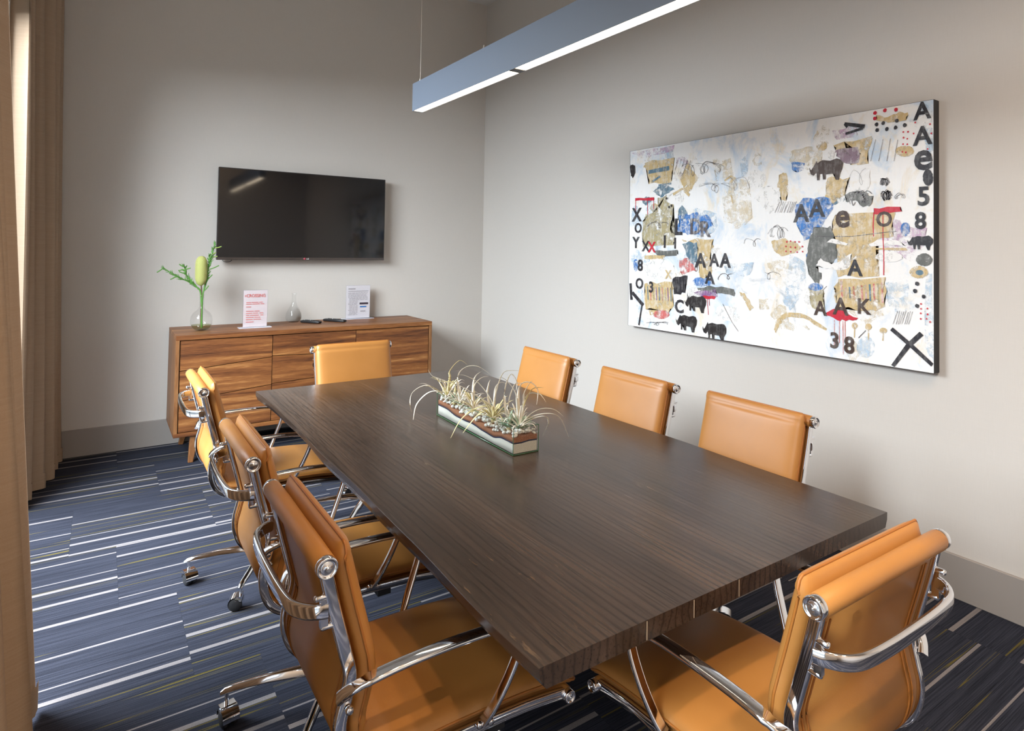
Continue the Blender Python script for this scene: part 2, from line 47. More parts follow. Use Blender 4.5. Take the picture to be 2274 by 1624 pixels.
STROKES = [('teal', 0.027, [[0.18, 1.031], [0.365, 1.04]]), ('teal', 0.015, [[0.215, 0.965], [0.288, 0.994]]), ('teal', 0.012, [[0.273, 0.936], [0.383, 0.94]]), ('tan', 0.016, [[0.4, 0.869], [0.475, 0.899], [0.535, 0.855]]), ('ink', 0.018, [[1.743, 0.172], [1.832, 0.104], [1.916, 0.035]]), ('ink', 0.019, [[1.871, 0.166], [1.816, 0.106], [1.749, 0.003]]), ('ink', 0.025, [[0.019, 0.286], [0.031, 0.175]]), ('ink', 0.024, [[0.038, 0.225], [0.144, 0.147]]), ('ink', 0.014, [[0.135, 0.159], [0.105, 0.011]]), ('ink', 0.017, [[1.52, 1.145], [1.619, 1.117]]), ('ink', 0.012, [[1.525, 1.095], [1.611, 1.11]]), ('ink', 0.011, [[1.521, 1.145], [1.534, 1.125]]), ('red', 0.005, [[1.663, 0.705], [1.66, 0.644], [1.662, 0.593]]), ('red', 0.004, [[1.705, 0.703], [1.705, 0.592], [1.709, 0.507], [1.708, 0.414]]), ('rose', 0.004, [[1.471, 0.184], [1.471, 0.053]]), ('rose', 0.003, [[1.497, 0.184], [1.497, 0.075]]), ('rose', 0.004, [[1.514, 0.185], [1.517, 0.024]]), ('rose', 0.003, [[1.525, 0.186], [1.526, 0.078]]), ('red', 0.004, [[0.06, 0.853], [0.062, 0.779]]), ('red', 0.004, [[0.173, 0.847], [0.176, 0.75]]), ('red', 0.004, [[0.23, 0.844], [0.231, 0.784]]), ('red', 0.003, [[0.681, 0.233], [0.69, 0.136]]), ('red', 0.003, [[0.695, 0.232], [0.698, 0.191]]), ('tan', 0.004, [[1.572, 0.163], [1.571, 0.11]]), ('tan', 0.004, [[1.638, 0.161], [1.638, 0.109]]), ('tan', 0.004, [[1.707, 0.151], [1.704, 0.113]]), ('tan', 0.009, [[0.847, 0.841], [0.861, 0.788]]), ('tan', 0.012, [[0.801, 0.924], [0.845, 0.947], [0.877, 0.934], [0.84, 0.91]]), ('rose', 0.008, [[1.506, 0.379], [1.511, 0.299]]), ('violet', 0.008, [[1.527, 0.347], [1.531, 0.298]]), ('teal', 0.008, [[1.547, 0.351], [1.551, 0.296]]), ('rose', 0.008, [[1.567, 0.355], [1.571, 0.295]]), ('olive', 0.008, [[1.586, 0.358], [1.59, 0.294]]), ('rose', 0.008, [[1.606, 0.362], [1.61, 0.293]]), ('violet', 0.007, [[1.625, 0.366], [1.629, 0.291]]), ('teal', 0.008, [[1.644, 0.369], [1.648, 0.29]]), ('rose', 0.008, [[1.663, 0.373], [1.667, 0.289]]), ('olive', 0.008, [[1.681, 0.376], [1.686, 0.288]]), ('rose', 0.007, [[1.7, 0.38], [1.704, 0.287]]), ('teal', 0.008, [[0.183, 0.276], [0.19, 0.187]]), ('rose', 0.008, [[0.209, 0.276], [0.216, 0.188]]), ('olive', 0.009, [[0.235, 0.277], [0.243, 0.188]]), ('purple', 0.008, [[0.261, 0.277], [0.268, 0.189]]), ('teal', 0.008, [[0.287, 0.277], [0.294, 0.19]]), ('rose', 0.008, [[0.313, 0.277], [0.32, 0.19]]), ('olive', 0.009, [[0.338, 0.278], [0.345, 0.191]]), ('purple', 0.008, [[0.363, 0.278], [0.37, 0.192]]), ('teal', 0.008, [[0.388, 0.278], [0.394, 0.192]]), ('charcoal', 0.003, [[1.369, 0.595], [1.558, 0.594], [1.689, 0.609], [1.764, 0.617]]), ('charcoal', 0.002, [[1.382, 0.3], [1.431, 0.348]]), ('charcoal', 0.003, [[1.591, 0.112], [1.626, 0.151]]), ('charcoal', 0.002, [[0.795, 0.209], [0.861, 0.11], [0.905, 0.063]]), ('charcoal', 0.002, [[0.637, 1.031], [0.642, 1.016], [0.648, 0.994], [0.65, 0.98], [0.644, 0.981], [0.633, 0.99], [0.625, 0.999], [0.62, 1.005], [0.617, 1.01], [0.62, 1.017], [0.631, 1.03], [0.647, 1.044], [0.666, 1.052], [0.689, 1.048], [0.714, 1.038], [0.735, 1.029], [0.75, 1.022], [0.763, 1.015], [0.77, 1.006], [0.77, 0.991], [0.764, 0.974], [0.758, 0.964], [0.751, 0.969], [0.743, 0.981]]), ('charcoal', 0.002, [[0.632, 1.041], [0.64, 1.03], [0.651, 1.014], [0.656, 1.001], [0.653, 0.991], [0.644, 0.981], [0.636, 0.977], [0.63, 0.98], [0.623, 0.987], [0.622, 0.998], [0.629, 1.015], [0.641, 1.035], [0.657, 1.048], [0.678, 1.048], [0.703, 1.04], [0.726, 1.03], [0.744, 1.019], [0.761, 1.005], [0.772, 0.995], [0.775, 0.989], [0.773, 0.986], [0.768, 0.984], [0.761, 0.982], [0.752, 0.981]]), ('charcoal', 0.002, [[0.583, 1.047], [0.603, 1.045], [0.63, 1.041], [0.652, 1.036], [0.666, 1.029], [0.676, 1.019], [0.68, 1.01], [0.678, 0.999], [0.67, 0.987], [0.663, 0.982], [0.655, 0.986], [0.648, 0.995], [0.646, 1.006], [0.651, 1.018], [0.662, 1.032], [0.677, 1.04], [0.697, 1.04], [0.722, 1.036], [0.744, 1.03], [0.763, 1.025], [0.781, 1.018], [0.793, 1.011], [0.796, 1.001], [0.795, 0.99]]), ('charcoal', 0.002, [[0.611, 0.901], [0.624, 0.905], [0.644, 0.91], [0.665, 0.913], [0.687, 0.913], [0.712, 0.911], [0.731, 0.907], [0.744, 0.9], [0.754, 0.892], [0.758, 0.883], [0.756, 0.873], [0.749, 0.862], [0.741, 0.857], [0.734, 0.862], [0.727, 0.873], [0.725, 0.883], [0.73, 0.891], [0.741, 0.899], [0.755, 0.905], [0.774, 0.908], [0.798, 0.911], [0.819, 0.91], [0.838, 0.904], [0.855, 0.896]]), ('charcoal', 0.002, [[0.639, 0.918], [0.658, 0.919], [0.685, 0.92], [0.707, 0.918], [0.722, 0.908], [0.733, 0.894], [0.738, 0.882], [0.737, 0.875], [0.73, 0.87], [0.723, 0.869], [0.715, 0.873], [0.707, 0.88], [0.704, 0.889], [0.708, 0.898], [0.718, 0.908], [0.731, 0.914], [0.75, 0.913], [0.774, 0.909], [0.796, 0.903], [0.815, 0.896], [0.833, 0.888], [0.846, 0.88], [0.851, 0.874], [0.85, 0.868]]), ('charcoal', 0.002, [[0.83, 0.951], [0.843, 0.939], [0.862, 0.922], [0.876, 0.907], [0.884, 0.897], [0.888, 0.887], [0.889, 0.88], [0.886, 0.871], [0.879, 0.863], [0.874, 0.862], [0.869, 0.872], [0.866, 0.888], [0.866, 0.903], [0.872, 0.915], [0.882, 0.925], [0.895, 0.932], [0.91, 0.935], [0.928, 0.935], [0.943, 0.929], [0.955, 0.914], [0.966, 0.894], [0.973, 0.879], [0.973, 0.871], [0.97, 0.868]]), ('charcoal', 0.002, [[1.093, 0.612], [1.099, 0.62], [1.107, 0.632], [1.117, 0.642], [1.128, 0.647], [1.14, 0.649], [1.151, 0.647], [1.158, 0.64], [1.165, 0.628], [1.168, 0.616], [1.168, 0.603], [1.165, 0.589], [1.161, 0.583], [1.158, 0.589], [1.153, 0.603], [1.151, 0.615], [1.153, 0.625], [1.157, 0.636], [1.163, 0.642], [1.172, 0.645], [1.184, 0.645], [1.195, 0.643], [1.205, 0.635], [1.215, 0.625]]), ('charcoal', 0.002, [[1.117, 0.601], [1.114, 0.599], [1.109, 0.597], [1.107, 0.6], [1.109, 0.61], [1.113, 0.625], [1.119, 0.638], [1.128, 0.648], [1.14, 0.656], [1.152, 0.659], [1.162, 0.652], [1.172, 0.639], [1.179, 0.628], [1.183, 0.62], [1.183, 0.613], [1.182, 0.606], [1.179, 0.599], [1.174, 0.591], [1.17, 0.59], [1.169, 0.598], [1.168, 0.612], [1.17, 0.624], [1.177, 0.633], [1.188, 0.641]]), ('charcoal', 0.002, [[1.133, 0.602], [1.131, 0.599], [1.127, 0.595], [1.123, 0.594], [1.12, 0.598], [1.117, 0.605], [1.116, 0.613], [1.119, 0.626], [1.126, 0.64], [1.133, 0.65], [1.144, 0.653], [1.156, 0.651], [1.167, 0.647], [1.177, 0.639], [1.185, 0.629], [1.191, 0.619], [1.192, 0.608], [1.191, 0.596], [1.189, 0.59], [1.185, 0.592], [1.18, 0.6], [1.177, 0.609], [1.178, 0.619], [1.18, 0.63]]), ('charcoal', 0.002, [[1.135, 0.725], [1.166, 0.783]]), ('charcoal', 0.002, [[1.151, 0.725], [1.177, 0.785]]), ('charcoal', 0.002, [[1.165, 0.724], [1.188, 0.782]]), ('charcoal', 0.002, [[1.174, 0.724], [1.199, 0.78]]), ('charcoal', 0.002, [[1.19, 0.723], [1.21, 0.78]]), ('charcoal', 0.002, [[1.19, 0.723], [1.22, 0.782]]), ('charcoal', 0.002, [[1.209, 0.722], [1.231, 0.781]]), ('charcoal', 0.002, [[1.22, 0.722], [1.242, 0.778]]), ('charcoal', 0.002, [[1.226, 0.722], [1.252, 0.776]]), ('charcoal', 0.002, [[1.234, 0.721], [1.263, 0.779]]), ('charcoal', 0.003, [[0.765, 0.345], [0.763, 0.347], [0.76, 0.35], [0.76, 0.355], [0.765, 0.363], [0.773, 0.374], [0.782, 0.381], [0.793, 0.384], [0.807, 0.385], [0.818, 0.382], [0.827, 0.377], [0.835, 0.37], [0.84, 0.363], [0.841, 0.359], [0.838, 0.357], [0.835, 0.355], [0.831, 0.354], [0.826, 0.355], [0.824, 0.358], [0.824, 0.364], [0.827, 0.373], [0.832, 0.379], [0.842, 0.383], [0.855, 0.385]]), ('charcoal', 0.002, [[1.75, 0.194], [1.77, 0.254]]), ('charcoal', 0.002, [[1.764, 0.195], [1.779, 0.256]]), ('charcoal', 0.002, [[1.772, 0.196], [1.789, 0.255]]), ('charcoal', 0.002, [[1.779, 0.197], [1.798, 0.255]]), ('charcoal', 0.002, [[1.788, 0.198], [1.807, 0.26]]), ('charcoal', 0.002, [[1.801, 0.199], [1.816, 0.255]]), ('charcoal', 0.002, [[1.809, 0.2], [1.825, 0.26]]), ('charcoal', 0.002, [[1.817, 0.2], [1.834, 0.258]]), ('charcoal', 0.003, [[1.703, 0.838], [1.702, 0.838], [1.701, 0.838], [1.7, 0.837], [1.698, 0.836], [1.697, 0.834], [1.696, 0.836], [1.697, 0.844], [1.699, 0.855], [1.701, 0.862], [1.705, 0.863], [1.71, 0.86], [1.714, 0.857], [1.718, 0.856], [1.722, 0.855], [1.724, 0.852], [1.725, 0.846], [1.725, 0.838], [1.725, 0.832], [1.723, 0.829], [1.722, 0.828], [1.72, 0.829], [1.72, 0.833], [1.72, 0.839]]), ('charcoal', 0.003, [[1.693, 0.861], [1.696, 0.861], [1.701, 0.862], [1.706, 0.86], [1.708, 0.853], [1.71, 0.844], [1.711, 0.837], [1.71, 0.834], [1.709, 0.833], [1.708, 0.833], [1.706, 0.833], [1.705, 0.834], [1.704, 0.837], [1.705, 0.842], [1.707, 0.85], [1.71, 0.856], [1.714, 0.86], [1.719, 0.863], [1.723, 0.863], [1.727, 0.858], [1.73, 0.85], [1.733, 0.843], [1.733, 0.84], [1.733, 0.838]]), ('charcoal', 0.003, [[1.702, 0.853], [1.703, 0.849], [1.705, 0.844], [1.706, 0.84], [1.705, 0.836], [1.703, 0.832], [1.701, 0.831], [1.7, 0.833], [1.699, 0.837], [1.7, 0.842], [1.701, 0.849], [1.704, 0.856], [1.707, 0.86], [1.712, 0.86], [1.716, 0.858], [1.721, 0.856], [1.724, 0.853], [1.727, 0.849], [1.728, 0.845], [1.729, 0.84], [1.728, 0.835], [1.727, 0.833], [1.725, 0.833], [1.724, 0.836]]), ('charcoal', 0.003, [[1.694, 0.833], [1.693, 0.835], [1.691, 0.839], [1.691, 0.842], [1.693, 0.847], [1.695, 0.853], [1.699, 0.857], [1.703, 0.86], [1.707, 0.861], [1.712, 0.86], [1.715, 0.856], [1.718, 0.848], [1.72, 0.842], [1.721, 0.835], [1.72, 0.829], [1.719, 0.826], [1.718, 0.826], [1.716, 0.829], [1.714, 0.834], [1.714, 0.842], [1.715, 0.852], [1.717, 0.859], [1.72, 0.861], [1.725, 0.861]]), ('charcoal', 0.004, [[1.712, 0.779], [1.711, 0.772], [1.711, 0.763], [1.71, 0.758], [1.709, 0.76], [1.707, 0.766], [1.705, 0.772], [1.706, 0.776], [1.706, 0.78], [1.708, 0.786], [1.712, 0.794], [1.716, 0.805], [1.721, 0.809], [1.725, 0.803], [1.73, 0.792], [1.733, 0.783], [1.735, 0.779], [1.736, 0.777], [1.736, 0.774], [1.735, 0.768], [1.733, 0.762], [1.732, 0.759], [1.731, 0.765], [1.73, 0.776]]), ('charcoal', 0.004, [[1.696, 0.778], [1.697, 0.784], [1.697, 0.794], [1.699, 0.8], [1.703, 0.802], [1.708, 0.801], [1.712, 0.799], [1.717, 0.795], [1.721, 0.791], [1.725, 0.786], [1.726, 0.782], [1.727, 0.778], [1.727, 0.774], [1.726, 0.77], [1.724, 0.765], [1.722, 0.763], [1.721, 0.769], [1.721, 0.778], [1.721, 0.786], [1.723, 0.789], [1.727, 0.792], [1.73, 0.794], [1.735, 0.797], [1.74, 0.799]]), ('charcoal', 0.004, [[1.695, 0.789], [1.699, 0.794], [1.704, 0.8], [1.708, 0.802], [1.713, 0.799], [1.717, 0.793], [1.72, 0.786], [1.722, 0.778], [1.722, 0.77], [1.722, 0.764], [1.721, 0.761], [1.719, 0.761], [1.717, 0.763], [1.716, 0.767], [1.716, 0.773], [1.717, 0.779], [1.719, 0.788], [1.722, 0.799], [1.726, 0.804], [1.731, 0.802], [1.736, 0.796], [1.74, 0.79], [1.743, 0.784], [1.745, 0.779]]), ('charcoal', 0.004, [[1.71, 0.79], [1.712, 0.784], [1.714, 0.776], [1.715, 0.769], [1.714, 0.763], [1.712, 0.759], [1.71, 0.759], [1.709, 0.765], [1.708, 0.777], [1.708, 0.786], [1.709, 0.79], [1.712, 0.791], [1.716, 0.793], [1.72, 0.797], [1.725, 0.802], [1.73, 0.802], [1.733, 0.795], [1.737, 0.784], [1.739, 0.775], [1.739, 0.771], [1.738, 0.769], [1.737, 0.768], [1.736, 0.768], [1.734, 0.769]]), ('charcoal', 0.004, [[1.709, 0.765], [1.707, 0.766], [1.705, 0.767], [1.704, 0.77], [1.703, 0.774], [1.702, 0.78], [1.703, 0.785], [1.705, 0.79], [1.709, 0.794], [1.713, 0.797], [1.718, 0.799], [1.723, 0.8], [1.727, 0.798], [1.73, 0.79], [1.732, 0.779], [1.734, 0.77], [1.733, 0.766], [1.732, 0.764], [1.731, 0.763], [1.729, 0.763], [1.727, 0.764], [1.727, 0.767], [1.728, 0.774], [1.73, 0.783]]), ('charcoal', 0.002, [[1.77, 0.774], [1.77, 0.772], [1.77, 0.769], [1.77, 0.767], [1.768, 0.766], [1.765, 0.766], [1.763, 0.767], [1.763, 0.769], [1.764, 0.772], [1.766, 0.775], [1.77, 0.778], [1.775, 0.781], [1.781, 0.783], [1.786, 0.784], [1.793, 0.784], [1.797, 0.783], [1.8, 0.779], [1.802, 0.774], [1.803, 0.769], [1.802, 0.767], [1.8, 0.765], [1.798, 0.765], [1.796, 0.766], [1.795, 0.768]]), ('charcoal', 0.002, [[1.763, 0.763], [1.761, 0.765], [1.758, 0.767], [1.757, 0.77], [1.757, 0.772], [1.758, 0.775], [1.76, 0.778], [1.764, 0.782], [1.77, 0.788], [1.776, 0.79], [1.782, 0.787], [1.788, 0.781], [1.792, 0.776], [1.795, 0.773], [1.796, 0.77], [1.797, 0.768], [1.795, 0.767], [1.793, 0.767], [1.791, 0.767], [1.789, 0.769], [1.788, 0.773], [1.788, 0.776], [1.791, 0.778], [1.796, 0.78]]), ('charcoal', 0.003, [[0.483, 0.998], [0.478, 0.991], [0.47, 0.983], [0.465, 0.982], [0.464, 0.996], [0.464, 1.018], [0.469, 1.035], [0.479, 1.045], [0.494, 1.051], [0.509, 1.052], [0.525, 1.05], [0.542, 1.044], [0.556, 1.036], [0.565, 1.024], [0.571, 1.01], [0.573, 0.997], [0.571, 0.984], [0.565, 0.973], [0.56, 0.97], [0.555, 0.981], [0.55, 1.001], [0.549, 1.019], [0.555, 1.03], [0.565, 1.039]]), ('charcoal', 0.003, [[0.404, 0.996], [0.439, 1.083]]), ('charcoal', 0.003, [[0.436, 0.993], [0.466, 1.086]]), ('charcoal', 0.003, [[0.451, 0.992], [0.492, 1.082]]), ('charcoal', 0.003, [[0.481, 0.989], [0.517, 1.074]]), ('charcoal', 0.003, [[0.514, 0.986], [0.543, 1.07]]), ('charcoal', 0.002, [[0.939, 0.558], [0.941, 0.566], [0.944, 0.577], [0.949, 0.584], [0.958, 0.586], [0.969, 0.585], [0.98, 0.582], [0.991, 0.579], [1.001, 0.574], [1.009, 0.568], [1.012, 0.561], [1.014, 0.552], [1.013, 0.546], [1.011, 0.544], [1.006, 0.544], [1.002, 0.546], [1.0, 0.55], [0.999, 0.556], [1.0, 0.563], [1.005, 0.571], [1.014, 0.58], [1.023, 0.586], [1.034, 0.585], [1.047, 0.581]]), ('charcoal', 0.001, [[1.544, 0.832], [1.543, 0.843], [1.542, 0.858], [1.543, 0.873], [1.548, 0.888], [1.556, 0.904], [1.565, 0.913], [1.574, 0.911], [1.586, 0.903], [1.594, 0.893], [1.601, 0.88], [1.606, 0.864], [1.609, 0.852], [1.608, 0.844], [1.605, 0.839], [1.602, 0.839], [1.599, 0.846], [1.595, 0.857], [1.594, 0.869], [1.595, 0.882], [1.599, 0.895], [1.605, 0.905], [1.614, 0.913], [1.625, 0.918]]), ('charcoal', 0.002, [[1.46, 0.667], [1.478, 0.703]]), ('charcoal', 0.002, [[1.477, 0.667], [1.496, 0.699]]), ('charcoal', 0.002, [[1.075, 0.403], [1.084, 0.4], [1.096, 0.397], [1.105, 0.392], [1.108, 0.385], [1.108, 0.376], [1.107, 0.37], [1.103, 0.366], [1.097, 0.365], [1.093, 0.366], [1.091, 0.374], [1.091, 0.385], [1.094, 0.394], [1.102, 0.4], [1.112, 0.405], [1.123, 0.407], [1.136, 0.406], [1.149, 0.402], [1.16, 0.398], [1.167, 0.395], [1.172, 0.391], [1.175, 0.388], [1.173, 0.385], [1.168, 0.382]]), ('charcoal', 0.002, [[0.174, 0.67], [0.182, 0.677], [0.194, 0.687], [0.209, 0.694], [0.226, 0.697], [0.246, 0.698], [0.263, 0.696], [0.277, 0.687], [0.288, 0.675], [0.295, 0.665], [0.296, 0.66], [0.292, 0.658], [0.287, 0.658], [0.281, 0.659], [0.274, 0.661], [0.27, 0.666], [0.271, 0.673], [0.276, 0.684], [0.284, 0.691], [0.298, 0.695], [0.316, 0.696], [0.333, 0.694], [0.35, 0.688], [0.367, 0.679]]), ('charcoal', 0.002, [[0.177, 0.667], [0.182, 0.671], [0.19, 0.678], [0.201, 0.684], [0.217, 0.692], [0.237, 0.699], [0.254, 0.702], [0.27, 0.695], [0.285, 0.684], [0.295, 0.675], [0.299, 0.67], [0.299, 0.667], [0.296, 0.664], [0.291, 0.662], [0.282, 0.66], [0.277, 0.661], [0.275, 0.664], [0.276, 0.669], [0.281, 0.675], [0.292, 0.682], [0.307, 0.691], [0.323, 0.695], [0.341, 0.693], [0.361, 0.686]]), ('charcoal', 0.004, [[1.551, 0.75], [1.549, 0.755], [1.546, 0.762], [1.546, 0.77], [1.55, 0.781], [1.557, 0.793], [1.566, 0.802], [1.577, 0.806], [1.59, 0.808], [1.601, 0.805], [1.61, 0.795], [1.618, 0.779], [1.623, 0.768], [1.623, 0.762], [1.621, 0.758], [1.619, 0.757], [1.615, 0.757], [1.61, 0.759], [1.607, 0.762], [1.607, 0.767], [1.61, 0.775], [1.615, 0.782], [1.624, 0.789], [1.636, 0.797]]), ('charcoal', 0.004, [[1.574, 0.759], [1.572, 0.753], [1.567, 0.745], [1.564, 0.743], [1.56, 0.752], [1.557, 0.767], [1.557, 0.78], [1.561, 0.785], [1.568, 0.788], [1.576, 0.792], [1.587, 0.8], [1.599, 0.81], [1.611, 0.812], [1.62, 0.8], [1.628, 0.78], [1.634, 0.764], [1.635, 0.755], [1.634, 0.749], [1.631, 0.747], [1.627, 0.749], [1.622, 0.754], [1.619, 0.761], [1.62, 0.772], [1.623, 0.784]]), ('charcoal', 0.004, [[1.535, 0.772], [1.539, 0.78], [1.544, 0.791], [1.551, 0.8], [1.561, 0.804], [1.574, 0.805], [1.586, 0.804], [1.596, 0.801], [1.605, 0.795], [1.611, 0.787], [1.614, 0.777], [1.613, 0.765], [1.612, 0.757], [1.608, 0.756], [1.603, 0.759], [1.599, 0.762], [1.598, 0.766], [1.599, 0.77], [1.602, 0.777], [1.609, 0.788], [1.619, 0.803], [1.63, 0.81], [1.641, 0.806], [1.654, 0.794]]), ('charcoal', 0.002, [[1.647, 0.948], [1.671, 1.048]]), ('charcoal', 0.002, [[1.685, 0.944], [1.705, 1.045]]), ('charcoal', 0.002, [[1.722, 0.94], [1.738, 1.042]]), ('charcoal', 0.002, [[1.754, 0.937], [1.771, 1.033]]), ('charcoal', 0.003, [[0.206, 0.044], [0.22, 0.044], [0.24, 0.043], [0.256, 0.042], [0.265, 0.038], [0.27, 0.033], [0.271, 0.03], [0.267, 0.029], [0.26, 0.03], [0.253, 0.031], [0.249, 0.03], [0.245, 0.03], [0.245, 0.031], [0.252, 0.036], [0.263, 0.044], [0.276, 0.05], [0.293, 0.052], [0.313, 0.052], [0.33, 0.052], [0.344, 0.052], [0.355, 0.053], [0.362, 0.051], [0.363, 0.048], [0.36, 0.043]]), ('charcoal', 0.003, [[0.176, 0.034], [0.188, 0.036], [0.206, 0.04], [0.224, 0.043], [0.242, 0.045], [0.26, 0.047], [0.274, 0.047], [0.282, 0.044], [0.287, 0.04], [0.288, 0.037], [0.284, 0.033], [0.276, 0.029], [0.27, 0.028], [0.265, 0.03], [0.262, 0.035], [0.263, 0.04], [0.269, 0.043], [0.281, 0.045], [0.294, 0.048], [0.311, 0.052], [0.331, 0.057], [0.347, 0.059], [0.361, 0.058], [0.372, 0.055]]), ('charcoal', 0.003, [[0.531, 0.457], [0.542, 0.454], [0.558, 0.45], [0.572, 0.447], [0.583, 0.445], [0.593, 0.443], [0.6, 0.437], [0.603, 0.424], [0.602, 0.406], [0.6, 0.394], [0.596, 0.39], [0.59, 0.39], [0.586, 0.395], [0.585, 0.406], [0.586, 0.42], [0.59, 0.435], [0.598, 0.45], [0.61, 0.465], [0.622, 0.472], [0.634, 0.468], [0.648, 0.457], [0.659, 0.445], [0.665, 0.435], [0.669, 0.425]])]
LETTERS = [('A', [1.875, 1.149], 0.078, 'ink', 0), ('A', [1.876, 1.038], 0.085, 'ink', 0), ('e', [1.879, 0.928], 0.09, 'ink', 0), ('5', [1.88, 0.769], 0.085, 'ink', 0), ('8', [1.867, 0.662], 0.077, 'ink', 0), ('A', [1.291, 0.717], 0.095, 'ink', 0), ('A', [1.377, 0.739], 0.092, 'ink', 0), ('e', [1.512, 0.679], 0.085, 'brown', 0), ('O', [1.71, 0.673], 0.072, 'brown', 0), ('A', [1.574, 0.444], 0.079, 'ink', 0), ('A', [1.503, 0.254], 0.085, 'brown', 0), ('A', [1.398, 0.236], 0.073, 'brown', 0), ('K', [1.62, 0.263], 0.074, 'brown', 0), ('3', [1.472, 0.085], 0.08, 'brown', 0), ('8', [1.546, 0.072], 0.084, 'brown', 0), ('A', [0.628, 0.457], 0.088, 'ink', 0), ('A', [0.731, 0.461], 0.077, 'ink', 0), ('A', [0.81, 0.461], 0.084, 'ink', 0), ('A', [0.699, 0.356], 0.076, 'ink', 0), ('X', [0.073, 0.752], 0.092, 'ink', 0), ('X', [0.161, 0.54], 0.07, 'ink', 0), ('X', [0.218, 0.534], 0.07, 'red', 0), ('Y', [0.068, 0.564], 0.076, 'ink', 0), ('O', [0.088, 0.662], 0.068, 'ink', 0), ('L', [0.45, 0.663], 0.105, 'ink', 0), ('D', [0.589, 0.663], 0.098, 'charcoal', 0), ('R', [0.666, 0.645], 0.096, 'charcoal', 0), ('8', [0.112, 0.412], 0.079, 'ink', 0), ('O', [0.106, 0.29], 0.073, 'ink', 0), ('3', [0.216, 0.272], 0.074, 'ink', 0), ('U', [0.459, 0.294], 0.085, 'ink', 0), ('C', [0.462, 0.167], 0.085, 'ink', 0), ('X', [0.366, 0.361], 0.056, 'tan', 0), ('I', [0.333, 0.57], 0.081, 'ink', 0), ('I', [0.422, 0.56], 0.069, 'ink', 0), ('C', [1.021, 1.023], 0.072, 'sand', 0)]
RHINOS = [([1.428, 0.934], 0.18, 'brown'), ([1.868, 0.568], 0.107, 'ink'), ([0.592, 0.199], 0.17, 'black'), ([0.523, 0.076], 0.172, 'black'), ([0.739, 0.05], 0.175, 'black')]
DOTS = [('red', [1.668, 1.173], 0.0095), ('red', [1.714, 1.178], 0.0095), ('red', [1.763, 1.172], 0.009), ('red', [1.667, 1.147], 0.0095), ('ink', [1.675, 1.118], 0.0095), ('ink', [1.705, 1.12], 0.009), ('ink', [1.767, 1.121], 0.0095), ('ink', [1.678, 1.091], 0.0095), ('ink', [1.722, 1.089], 0.0095), ('ink', [1.761, 1.09], 0.0095), ('ink', [1.801, 1.095], 0.0095), ('red', [1.795, 1.065], 0.0045), ('red', [1.815, 1.063], 0.0045), ('red', [1.839, 1.052], 0.004), ('red', [1.796, 1.039], 0.0045), ('red', [1.812, 1.032], 0.004), ('red', [1.794, 1.01], 0.0045), ('red', [1.812, 1.007], 0.004), ('red', [1.846, 1.1], 0.004), ('red', [1.907, 1.083], 0.004), ('red', [1.912, 1.042], 0.004), ('red', [1.897, 0.975], 0.004), ('red', [1.208, 0.568], 0.005), ('red', [1.23, 0.572], 0.0045), ('red', [1.256, 0.568], 0.0045), ('red', [1.279, 0.568], 0.0045), ('red', [1.203, 0.544], 0.0045), ('red', [1.23, 0.541], 0.005), ('red', [1.257, 0.539], 0.005), ('red', [1.298, 0.544], 0.005), ('red', [1.204, 0.518], 0.0045), ('red', [1.231, 0.517], 0.005), ('red', [1.268, 0.515], 0.0045), ('red', [1.299, 0.518], 0.0045), ('red', [1.869, 0.295], 0.004), ('red', [1.869, 0.274], 0.004), ('red', [1.868, 0.254], 0.004), ('red', [1.868, 0.23], 0.004), ('red', [1.895, 0.277], 0.004), ('red', [1.896, 0.252], 0.0045), ('red', [1.892, 0.232], 0.004), ('red', [1.906, 0.22], 0.004), ('red', [1.791, 0.975], 0.004), ('red', [1.806, 0.971], 0.0045), ('ink', [1.853, 0.383], 0.01), ('ink', [1.845, 0.35], 0.01), ('ink', [1.88, 0.328], 0.0095), ('ink', [1.853, 0.285], 0.0095), ('black', [0.346, 0.847], 0.009), ('black', [0.368, 0.79], 0.009), ('black', [0.389, 0.798], 0.009)]
